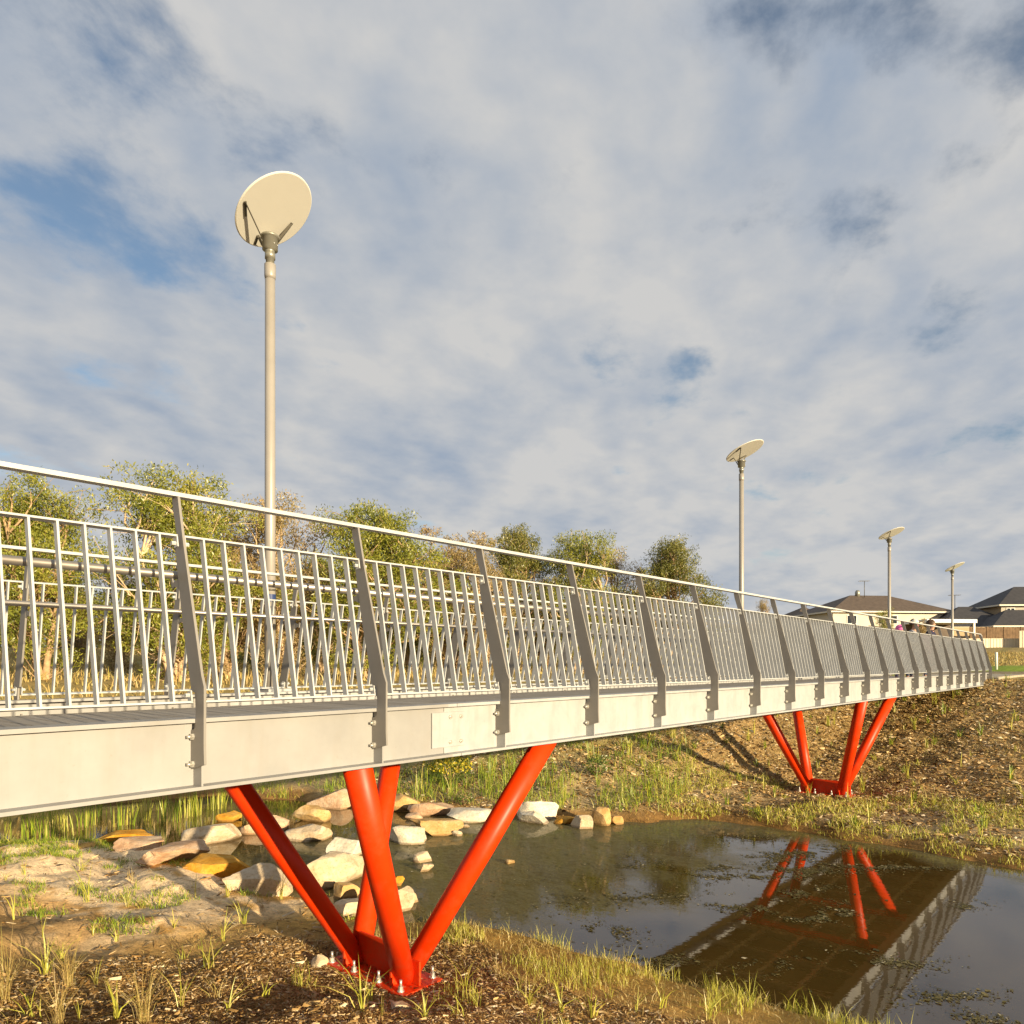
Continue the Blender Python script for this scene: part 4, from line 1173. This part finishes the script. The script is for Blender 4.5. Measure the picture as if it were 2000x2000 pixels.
def tree_at(px, topy, depth, var, label, wide=1.0, rot=0.0):
    """px: bearing measured on the photograph, depth in metres, topy gives the height of the tree"""
    x, y = at(px, depth); g = gz(x, y) - .15
    h = (CZ + (1296 - topy) * depth / 1460.0 - g) * .93
    root = empty('gum_tree', (x, y, g), rot)
    tag(root, label, 'tree', 'gum trees behind the bridge')
    tr, cr = VAR[var]
    for nm, me in (('trunk', tr), ('crown', cr)):
        o = link(nm, me, root); o.scale = (h / 10 * wide, h / 10 * wide, h / 10 * 1.02)
TREES = [
 (85, 930, 31, 0, 'bushy olive gum tree at the left picture edge, first above the railing', 1.15, .3),
 (-90, 965, 34, 1, 'gum tree cut off by the left picture edge', 1.1, 1.0),
 (235, 1090, 40, 2, 'thin brownish gum tree in the gap right of the leftmost tree', .9, 2.0),
 (345, 918, 32, 1, 'tall olive gum tree left of the nearest lamp pole, highest of all', 1.22, .2),
 (440, 985, 36, 5, 'brownish twiggy gum tree between the tallest tree and the lamp pole', 1.15, 1.4),
 (560, 965, 35, 2, 'sparse reddish gum tree directly behind the nearest lamp pole', 1.1, 2.6),
 (628, 1075, 42, 4, 'slender gum tree just right of the nearest lamp pole', .9, .7),
 (715, 968, 34, 0, 'broad bright green gum tree right of the nearest lamp pole', 1.25, 3.6),
 (800, 1095, 44, 4, 'low gum tree behind the broad bright green one', .9, 4.4),
 (880, 1018, 40, 5, 'dry twiggy gum tree left of the umbrella shaped tree', 1.15, 1.1),
 (1003, 1020, 44, 3, 'dark umbrella crowned gum tree above the middle of the railing', 1.0, .4),
 (950, 1075, 38, 2, 'thin gum tree in front of the umbrella shaped tree', .8, 3.0),
 (1130, 1036, 44, 1, 'green gum tree right of the umbrella shaped tree', 1.05, 2.2),
 (1065, 1120, 50, 5, 'small brown gum tree between the umbrella tree and the green one', .9, 5.2),
 (1210, 1072, 48, 2, 'small reddish sparse gum tree left of the rightmost tree', .8, 1.9),
 (1308, 1050, 46, 3, 'dark round gum tree, rightmost of the row', 1.1, 4.0),
 (1260, 1110, 56, 5, 'low brown gum tree behind the rightmost round one', .9, 2.4),
 (150, 1130, 48, 5, 'far brown gum tree behind the leftmost tree', 1.0, 2.8),
 (310, 1150, 54, 3, 'far dark gum tree low behind the tallest tree', 1.1, 1.8),
 (500, 1120, 52, 3, 'far dark gum tree behind the nearest lamp pole', 1.1, 3.3),
 (690, 1140, 58, 5, 'far brown gum tree low behind the broad green one', 1.2, .9),
 (850, 1120, 60, 3, 'far dark gum tree low behind the dry twiggy one', 1.2, 5.0),
 (40, 1120, 58, 3, 'far dark gum tree low at the left picture edge', 1.2, 5.6),
]
for t in TREES: tree_at(*t)
tree_at(1492, 1168, 70, 2, 'tiny sparse treetop showing above the railing by the second lamp pole', .6, 1.0)
x_, y_ = at(1730, 60); 
tree_at(1725, 1188, 62, 4, 'small pale garden tree in front of the big cream house', .8, 2.0)
tree_at(1800, 1206, 64, 5, 'low garden tree right of the pale one before the cream house', .8, 3.0)

# far wood closing the view under the trees
rs = np.random.default_rng(9); C_ = []
for k in range(260):
    px_ = rs.uniform(-500, 1420); d_ = rs.uniform(70, 105)
    x_, y_ = at(px_, d_); g_ = gz(x_, y_); hh = rs.uniform(2.5, 6.0) * (1 if px_ < 1250 else .6)
    nn = 150
    q = rs.normal(0, 1, (nn, 3)); q /= np.linalg.norm(q, axis=1)[:, None]; q *= rs.uniform(.3, 1, (nn, 1)) ** .5
    C_.append(q * np.array([2.4, 2.4, hh * .5]) + np.array([x_, y_, g_ + hh * .5]))
C_ = np.concatenate(C_)
LV = leaf_quads(C_, .55, .5, .3, 4, M['leaf_c'], 'distant_wood')
tag(link('distant_wood', np_mesh('distant_wood', LV, np.arange(len(LV)).reshape(-1, 4), M['leaf_c'])), 'low dark band of distant bushland seen between the tree trunks', 'woodland', kind='stuff')

# ------------------------------------------------------------------ road, path, verge
def sheet(name, pts, z, mat, th=0.0):
    m = MB(); n_ = len(pts)
    if th: m.prism_z(pts, z - th, z)
    else: m.add([(x, y, z) for x, y in pts], [tuple(range(n_))])
    return tag(m.build(name, mat), kind='structure')
sheet('path', [(X1 + .9, YN - .2), (42.2, YN - .2), (42.2, YF + .2), (X1 + .9, YF + .2)], 3.035, M['concrete'], .12)
sheet('road', [(42.2, -60), (49.0, -60), (49.0, 70), (42.2, 70)], 2.975, M['asphalt'])
for xa in (42.05, 49.0):
    sheet('kerb', [(xa, -60), (xa + .15, -60), (xa + .15, 70), (xa, 70)], 3.09, M['concrete'], .2)

# white bollard by the path
x_, y_ = at(1946, 45.5)
m = MB(); m.tube([(0, 0, -.05), (0, 0, 1.02), (0, 0, 1.06)], [.075, .075, .05], 16); m.tube([(0, 0, .86), (0, 0, .93)], [.0765, .0765], 16, caps=False)
b_ = m.build('bollard', M['white']); b_.location = (x_, y_, gz(x_, y_))
tag(b_, 'white round bollard post beside the road at the right edge', 'bollard')

# ------------------------------------------------------------------ houses
M['roof_b'] = simple('brown_roof_tile', (0.115, 0.085, 0.062), 0.2, 2.5, 0.7, 0, 0.3)
M['roof_r'] = simple('red_brown_roof_tile', (0.20, 0.085, 0.05), 0.2, 2.5, 0.7, 0, 0.3)
M['roof_d'] = simple('slate_roof_tile', (0.052, 0.049, 0.050), 0.2, 2.5, 0.65, 0, 0.3)
M['render_c'] = simple('cream_render', (0.62, 0.55, 0.43), 0.06, 1.0, 0.85, 0, 0.2)
M['render_t'] = simple('tan_render', (0.46, 0.34, 0.20), 0.06, 1.0, 0.85, 0, 0.2)
M['render_g'] = simple('grey_render', (0.44, 0.40, 0.33), 0.06, 1.0, 0.85, 0, 0.2)
M['brick'] = simple('brown_brick', (0.28, 0.13, 0.075), 0.25, 6, 0.85, 0, 0.2)
M['frame'] = simple('window_frame', (0.70, 0.68, 0.62), 0.04, 5, 0.5)
M['gutter'] = simple('gutter', (0.62, 0.56, 0.44), 0.05, 5, 0.5)
t_ = NT('window_glass'); M['glass'] = t_.finish((0.02, 0.024, 0.03), 0.06, None, 0, 0.6)
M['fence_c'] = simple('cream_metal_fence', (0.60, 0.52, 0.38), 0.05, 1.5, 0.6)
M['fence_b'] = simple('brown_timber_fence', (0.17, 0.105, 0.055), 0.3, 3.0, 0.85)
def hip(m, x0, x1, y0, y1, z0, h, ov=.5, th=.12):
    """hipped roof over the rectangle, ridge along the longer side"""
    a, b, c, d = x0 - ov, x1 + ov, y0 - ov, y1 + ov
    W_, D_ = b - a, d - c; k = min(W_, D_) / 2
    if W_ >= D_: r0, r1 = (a + k, (c + d) / 2), (b - k, (c + d) / 2)
    else: r0, r1 = ((a + b) / 2, c + k), ((a + b) / 2, d - k)
    vs = [(a, c, z0), (b, c, z0), (b, d, z0), (a, d, z0), (a, c, z0 + th), (b, c, z0 + th), (b, d, z0 + th), (a, d, z0 + th), (*r0, z0 + h), (*r1, z0 + h)]
    if W_ >= D_: top = [(4, 5, 9, 8), (5, 6, 9), (6, 7, 8, 9), (7, 4, 8)]
    else: top = [(4, 5, 8), (5, 6, 9, 8), (6, 7, 9), (7, 4, 8, 9)]
    m.add(vs, [(0, 3, 2, 1), (0, 1, 5, 4), (1, 2, 6, 5), (2, 3, 7, 6), (3, 0, 4, 7)] + top)
def house(px, depth, base, rz, name_label, boxes, roofs, wins, wallmat, roofmat, extra=None):
    x, y = at(px, depth)
    root = empty('house', (x, y, base), THETA - math.pi / 2 + rz)
    tag(root, name_label, 'house')
    m = MB()
    for (a, b) in boxes: m.box(a, b)
    m.build('wall', wallmat, root)
    for i, (x0, x1, y0, y1, z0, h) in enumerate(roofs):
        m = MB(); hip(m, x0, x1, y0, y1, z0, h); rf = m.build('roof', roofmat, root)
        m = MB(); ov = .5
        for (p, q) in (((x0 - ov, y0 - ov), (x1 + ov, y0 - ov)), ((x0 - ov, y0 - ov), (x0 - ov, y1 + ov)), ((x1 + ov, y0 - ov), (x1 + ov, y1 + ov))):
            m.bar((*p, z0 + .05), (*q, z0 + .05), .13, .16)
        m.build('gutter', M['gutter'], rf)
    for (wx, wz, ww, wh, yf) in wins:
        m = MB(); t = .07
        m.box((wx, yf - .05, wz), (wx + ww, yf + .02, wz + t)); m.box((wx, yf - .05, wz + wh - t), (wx + ww, yf + .02, wz + wh))
        m.box((wx, yf - .05, wz + t), (wx + t, yf + .02, wz + wh - t)); m.box((wx + ww - t, yf - .05, wz + t), (wx + ww, yf + .02, wz + wh - t))
        m.box((wx + ww / 2 - t / 2, yf - .05, wz + t), (wx + ww / 2 + t / 2, yf + .02, wz + wh - t))
        w = m.build('window', M['frame'], root)
        m = MB(); m.box((wx + t, yf - .02, wz + t), (wx + ww - t, yf - .012, wz + wh - t)); m.build('pane', M['glass'], w)
    return root
def antenna(root, x, y, z, h):
    m = MB(); m.tube([(x, y, z), (x, y, z + h)], .035, 6)
    m.bar((x - .7, y, z + h), (x + .6, y, z + h + .05), .05, .05)
    for k in range(6): m.bar((x - .6 + k * .22, y - .3, z + h + .03), (x - .6 + k * .22, y + .3, z + h + .03), .025, .025)
    m.build('antenna', M['strut'], root)
HB = 4.9
H1 = house(1746, 84, HB, .10, 'big cream two storey house with brown hipped roof behind the bridge end',
      [((-7.2, 0, -1.5), (7.0, 9.5, 4.35))], [(-7.2, 7.0, 0, 9.5, 4.35, 2.35)], [(-1.9, 3.05, 2.3, 1.0, 0), (-5.6, 3.05, 1.2, 1.0, 0)], M['render_c'], M['roof_b'])
m = MB(); m.box((5.9, -.03, -1.5), (7.03, 9.0, 4.3)); m.build('corner_pier', M['brick'], H1)
m = MB(); m.add([(-3.0, -2.6, 1.7), (6.2, -2.6, 1.0), (6.2, 0, 2.0), (-3.0, 0, 2.9), (-3.0, -2.6, 1.55), (6.2, -2.6, .85), (6.2, 0, 1.85), (-3.0, 0, 2.75)], [(0, 1, 2, 3), (7, 6, 5, 4), (0, 4, 5, 1), (1, 5, 6, 2), (2, 6, 7, 3), (3, 7, 4, 0)]); m.build('porch_roof', M['roof_b'], H1)
m = MB()
for k in range(4): m.tube([(-2.8 + k * 2.9, -2.4, -1.5), (-2.8 + k * 2.9, -2.4, 1.7 - .07 * k * 2.9)], .09, 8)
m.build('porch_post', M['white'], H1)
antenna(H1, -1.1, 4.0, 6.4, 1.9)
m = MB(); m.tube([(-1.6, 4.6, 6.5), (-1.6, 4.6, 7.1), (-1.6, 4.6, 7.3)], [.28, .28, .16], 12); m.build('vent_cowl', M['lamp_metal'], H1)
x_, y_ = at(1862, 70)
cp = empty('carport', (x_, y_, gz(x_, y_)), THETA - math.pi / 2 + .1); tag(cp, 'low white carport with flat roof behind the bridge end', 'carport')
m = MB(); m.box((-2.6, 0, 2.3), (2.4, 4, 2.62)); m.build('roof', M['white'], cp)
for k in (-2.4, 2.2):
    m = MB(); m.box((k - .08, .1, -.3), (k + .08, .26, 2.3)); m.build('post', M['white'], cp)
m = MB(); m.box((-2.6, 3.7, -.3), (2.4, 3.9, 2.3)); m.build('back_wall', M['roof_b'], cp)
H2 = house(1975, 78, HB - .1, -.06, 'tan house with dark slate hipped roofs at the right picture edge',
      [((-6.0, 0, -1.5), (9, 9, 2.55)), ((1.0, 3.5, 2.55), (11, 10, 5.0))], [(-5.6, 2.4, 2.5, 9, 2.55, 2.55), (1.0, 11, 3.5, 10, 5.0, 2.4), (-1.6, 9.0, 0, 5, 2.55, 1.95)],
      [(1.5, 3.9, .9, .9, 3.46), (4.6, 3.9, 1.4, .9, 3.46)], M['render_t'], M['roof_d'])
antenna(H2, -2.6, 6.0, 4.9, 1.5)
m = MB(); m.box((.97, 3.47, 2.6), (10.98, 3.49, 4.98)); m.build('upper_front', M['render_g'], H2)
m = MB(); m.tube([(1.2, -.7, 2.1), (1.2, -.7, 2.35)], [.3, .25], 8); m.box((1.1, -.75, 1.5), (1.3, -.55, 2.1)); m.build('porch_lantern', M['white'], H2)
H3 = house(1608, 92, HB, .25, 'brown roofed house left of the big cream house, mostly behind the railing',
      [((-4.2, 0, -1.5), (4.4, 8, 3.2))], [(-4.2, 4.4, 0, 8, 3.2, 2.6)], [(-2.8, 1.2, 1.6, 1.2, 0), (1.0, 1.2, 1.6, 1.2, 0)], M['brick'], M['roof_b'])
antenna(H3, .5, 4, 5.4, .9)
H4 = house(1508, 104, HB, .2, 'far house with low red brown roof just above the railing, right of the second lamp',
      [((-4.5, 0, -1.5), (4.6, 8, 2.6))], [(-4.5, 4.6, 0, 8, 2.6, 2.2)], [(-2.8, 1.0, 1.6, 1.2, 0), (1.0, 1.0, 1.6, 1.2, 0)], M['brick'], M['roof_r'])
H5 = house(1905, 112, HB - .3, .15, 'far dark roofed house in the gap between cream house and tan house',
      [((-5, 0, -1.5), (5, 8, 3.2))], [(-5, 5, 0, 8, 3.2, 2.3)], [(-2.8, 1.0, 1.6, 1.2, 0)], M['render_g'], M['roof_d'])

# fences
def panel_fence(p0, p1, h, mat, label, n, name='fence', paling=False, base=None):
    (xa, ya), (xb, yb) = p0, p1
    L_ = math.hypot(xb - xa, yb - ya); g0 = min(gz(xa, ya), gz(xb, yb)) if base is None else base
    root = empty(name, (xa, ya, g0), math.atan2(yb - ya, xb - xa)); tag(root, label, 'fence')
    s = L_ / n
    for k in range(n):
        m = MB(); x0 = k * s + .06
        if paling:
            q = max(3, int(s / .16)); w_ = (s - .1) / q
            for j in range(q): m.box((x0 + j * w_, -.01 - .008 * (j % 2), -.2), (x0 + j * w_ + w_ - .015, .012, h - .02 * (j % 3)))
        else:
            q = int(s / .3); w_ = (s - .12) / q
            for j in range(q):
                m.prism_z([(x0 + j * w_, 0), (x0 + j * w_ + w_ * .5, 0), (x0 + j * w_ + w_ * .6, -.03), (x0 + j * w_ + w_ * .9, -.03), (x0 + (j + 1) * w_, 0), (x0 + (j + 1) * w_, .02), (x0 + j * w_, .02)], -.3, h)
            m.box((x0, -.04, h), (x0 + s - .12, .04, h + .05))
        m.build('panel', mat, root)
    for k in range(n + 1):
        m = MB(); m.box((k * s - .055, -.06, -.4), (k * s + .055, .05, h + .04)); m.build('post', mat, root)
panel_fence(at(1880, 72), at(1991, 72.0), 1.75, M['fence_c'], 'cream corrugated metal fence panels above the dry grass at right', 4, base=4.15)
panel_fence(at(1992, 71), at(2100, 70), 2.1, M['fence_c'], 'taller cream metal fence at the right picture edge', 3, base=4.5)
panel_fence(at(1895, 75.5), at(2060, 75), 2.7, M['fence_b'], 'brown timber paling fence behind the cream metal fence', 5, paling=True, base=4.5)
panel_fence(at(1380, 88), at(1700, 84), 1.8, M['fence_c'], 'long cream fence behind the bridge before the left houses', 8, base=4.4)
P = scatter(30000, 55, 72, 0, 22, lambda P, z, a, b: (P[:, 0] > 60) & (P[:, 1] < .36 * P[:, 0]))
h = RNG.gamma(3, .05, len(P)).clip(.06, .4)
tag(link('dry_grass', blades(P, h, np.full(len(P), .035), RNG.uniform(.2, 1.0, len(P)), 'dry_grass', M['grass_d'], 18)), 'tall dry grass on the rise below the cream fence at right', 'grass', kind='stuff')

# ------------------------------------------------------------------ people on the bridge
M['skin'] = simple('skin', (0.50, 0.27, 0.17), 0.05, 10, 0.6)
M['hair'] = simple('brown_hair', (0.06, 0.032, 0.015), 0.2, 20, 0.6)
M['navy'] = simple('navy_cloth', (0.022, 0.02, 0.05), 0.15, 10, 0.85)
M['greyc'] = simple('grey_cloth', (0.22, 0.22, 0.24), 0.1, 10, 0.85)
M['jeans'] = simple('jeans', (0.05, 0.06, 0.10), 0.15, 10, 0.85)
M['pink'] = simple('pink_plastic', (0.75, 0.16, 0.42), 0.05, 10, 0.35)
M['cap'] = simple('pale_cap', (0.70, 0.66, 0.56), 0.05, 10, 0.8)
M['purple'] = simple('purple_shoe', (0.09, 0.03, 0.13), 0.1, 10, 0.6)
M['eye'] = simple('eye_dark', (0.02, 0.015, 0.01), 0, 10, 0.3)
def skin_mesh(name, verts, edges, radii, mat, parent, root=0):
    me = bpy.data.meshes.new(name); me.from_pydata(verts, edges, []); me.materials.append(mat)
    o = link(name, me, parent)
    md = o.modifiers.new('skin', 'SKIN'); md.use_smooth_shade = True
    sv_ = me.skin_vertices[0].data if me.skin_vertices else None
    if sv_ is None:
        bpy.context.view_layer.objects.active = o
        bpy.ops.mesh.customdata_skin_add(); sv_ = me.skin_vertices[0].data
    for i, r in enumerate(radii):
        sv_[i].radius = (r, r) if not isinstance(r, tuple) else r
        sv_[i].use_root = (i == root)
    ss = o.modifiers.new('sub', 'SUBSURF'); ss.levels = 1; ss.render_levels = 2
    return o
def person(x, y, z, H, heading, label, top, bottom, shoe, hair=None, hat=None, lean=.12):
    """figure with both hands on the tube rail in front of it; local +Y is forward"""
    root = empty('person', (x, y, z), heading); tag(root, label, 'person', 'people on the footbridge')
    k = H / 1.72
    J = {}; V = []; E = []; Rr = []
    def v(n_, p, r, par=None):
        J[n_] = len(V); V.append((p[0] * k, p[1] * k, p[2] * k)); Rr.append(r * k if not isinstance(r, tuple) else (r[0] * k, r[1] * k))
        if par is not None: E.append((J[par], J[n_]))
    v('pel', (0, 0, .93), (.145, .11)); v('wa', (0, lean * .25, 1.08), (.125, .095), 'pel'); v('ch', (0, lean * .7, 1.27), (.15, .105), 'wa')
    v('ne', (0, lean, 1.44), .055, 'ch'); v('ja', (0, lean + .03, 1.53), (.062, .072), 'ne'); v('he', (0, lean + .02, 1.60), (.074, .088), 'ja'); v('cr', (0, lean + .01, 1.68), (.05, .06), 'he')
    v('no', (0, lean + .115, 1.575), .012, 'he')
    for s, n_ in ((-1, 'L'), (1, 'R')):
        v('ea' + n_, (s * .082, lean + .01, 1.58), .014, 'he')
        v('sh' + n_, (s * .18, lean * .9, 1.385), .055, 'ch'); v('el' + n_, (s * .25, lean + .10, 1.14), .040, 'sh' + n_); v('wr' + n_, (s * .19, .36, 1.07), .027, 'el' + n_)
        v('pa' + n_, (s * .18, .42, 1.075), (.034, .018), 'wr' + n_)
        for f_ in range(4):
            ox = s * (.155 + .02 * f_); ll = (.05, .058, .054, .042)[f_]
            v('f%d%s' % (f_, n_), (ox, .455, 1.075), .0095, 'pa' + n_); v('g%d%s' % (f_, n_), (ox, .455 + ll * .5, 1.05), .0085, 'f%d%s' % (f_, n_)); v('h%d%s' % (f_, n_), (ox, .455 + ll * .3, 1.015), .0075, 'g%d%s' % (f_, n_))
        v('t0' + n_, (s * .135, .41, 1.06), .011, 'pa' + n_); v('t1' + n_, (s * .125, .44, 1.03), .009, 't0' + n_)
        v('hi' + n_, (s * .095, 0, .88), .088, 'pel'); v('kn' + n_, (s * .11, .02, .48), .056, 'hi' + n_); v('an' + n_, (s * .115, -.02, .09), .037, 'kn' + n_); v('to' + n_, (s * .125, .13, .035), (.036, .028), 'an' + n_)
    skin_mesh('body', V, E, Rr, M['skin'], root)
    def sub(name, names, links_, grow, mat):
        ix = {n_: i for i, n_ in enumerate(names)}
        vs = [V[J[n_]] for n_ in names]; rr = []
        for n_ in names:
            r = Rr[J[n_]]; rr.append((r[0] * grow, r[1] * grow) if isinstance(r, tuple) else r * grow)
        skin_mesh(name, vs, [(ix[a], ix[b]) for a, b in links_], rr, mat, root)
    sub('shirt', ['pel', 'wa', 'ch', 'shL', 'elL', 'shR', 'elR'], [('pel', 'wa'), ('wa', 'ch'), ('ch', 'shL'), ('shL', 'elL'), ('ch', 'shR'), ('shR', 'elR')], 1.16, top)
    sub('trousers', ['pel', 'hiL', 'knL', 'anL', 'hiR', 'knR', 'anR'], [('pel', 'hiL'), ('hiL', 'knL'), ('knL', 'anL'), ('pel', 'hiR'), ('hiR', 'knR'), ('knR', 'anR')], 1.12, bottom)
    for s, n_ in ((-1, 'L'), (1, 'R')):
        m = MB(); a = Vector(V[J['an' + n_]]); b = Vector(V[J['to' + n_]])
        m.tube([(a.x, a.y - .05 * k, .045 * k), (a.x, a.y, .05 * k), (b.x, b.y, .045 * k), (b.x, b.y + .05 * k, .03 * k)], [.036 * k, .05 * k, .048 * k, .026 * k], 10); m.build('shoe', shoe, root)
        m = MB(); m.tube([(s * .03 * k, (lean + .088) * k, 1.605 * k), (s * .03 * k, (lean + .10) * k, 1.605 * k)], [.011 * k, .008 * k], 8); m.build('eye', M['eye'], root)
    m = MB(); m.bar((-.025 * k, (lean + .103) * k, 1.53 * k), (.025 * k, (lean + .103) * k, 1.53 * k), .012 * k, .012 * k); m.build('mouth', M['pink'], root)
    def cap(r0, z0, squash, mat, name, jag=0.0, back=.0):
        rs = np.random.default_rng(int(x * 10)); m = MB(); K = 20; vs = []; fs = []
        for i in range(8):
            ph = i / 7 * math.pi * .62
            for j in range(K):
                a = 2 * math.pi * j / K; rr = r0 * (1 + jag * rs.normal(0, 1))
                vs.append((rr * math.sin(ph) * math.cos(a) * .9 * k, (lean + .005 - back + rr * math.sin(ph) * math.sin(a)) * k, (z0 + rr * math.cos(ph) * squash) * k))
        for i in range(7):
            for j in range(K):
                a_ = i * K + j; b_ = i * K + (j + 1) % K; fs.append((a_, a_ + K, b_ + K, b_))
        m.add(vs, fs, True); return m.build(name, mat, root)
    if hair: cap(.118, 1.615, 1.0, hair, 'hair', .06, .025)
    if hat == 'helmet':
        cap(.135, 1.62, .95, M['pink'], 'helmet', 0, .01)
    if hat == 'cap':
        cap(.118, 1.625, .9, M['cap'], 'cap', 0, .0)
        m = MB(); m.box((-.07 * k, (lean + .09) * k, 1.615 * k), (.07 * k, (lean + .19) * k, 1.628 * k)); m.build('cap_brim', M['cap'], root)
    return root
DZ = R(-.470)
person(25.6, 5.18, DZ, 1.80, math.pi, 'person with tousled brown hair in a dark navy top leaning on the rail', M['navy'], M['jeans'], M['purple'], M['hair'])
person(23.5, 5.18, DZ, 1.72, math.pi - .2, 'person in a pale cap and grey top standing behind the railing', M['greyc'], M['jeans'], M['greyc'], M['hair'], 'cap')
person(22.1, 5.18, DZ, 1.50, math.pi + .2, 'child in a bright pink helmet looking over the railing', M['pink'], M['navy'], M['purple'], None, 'helmet', .08)
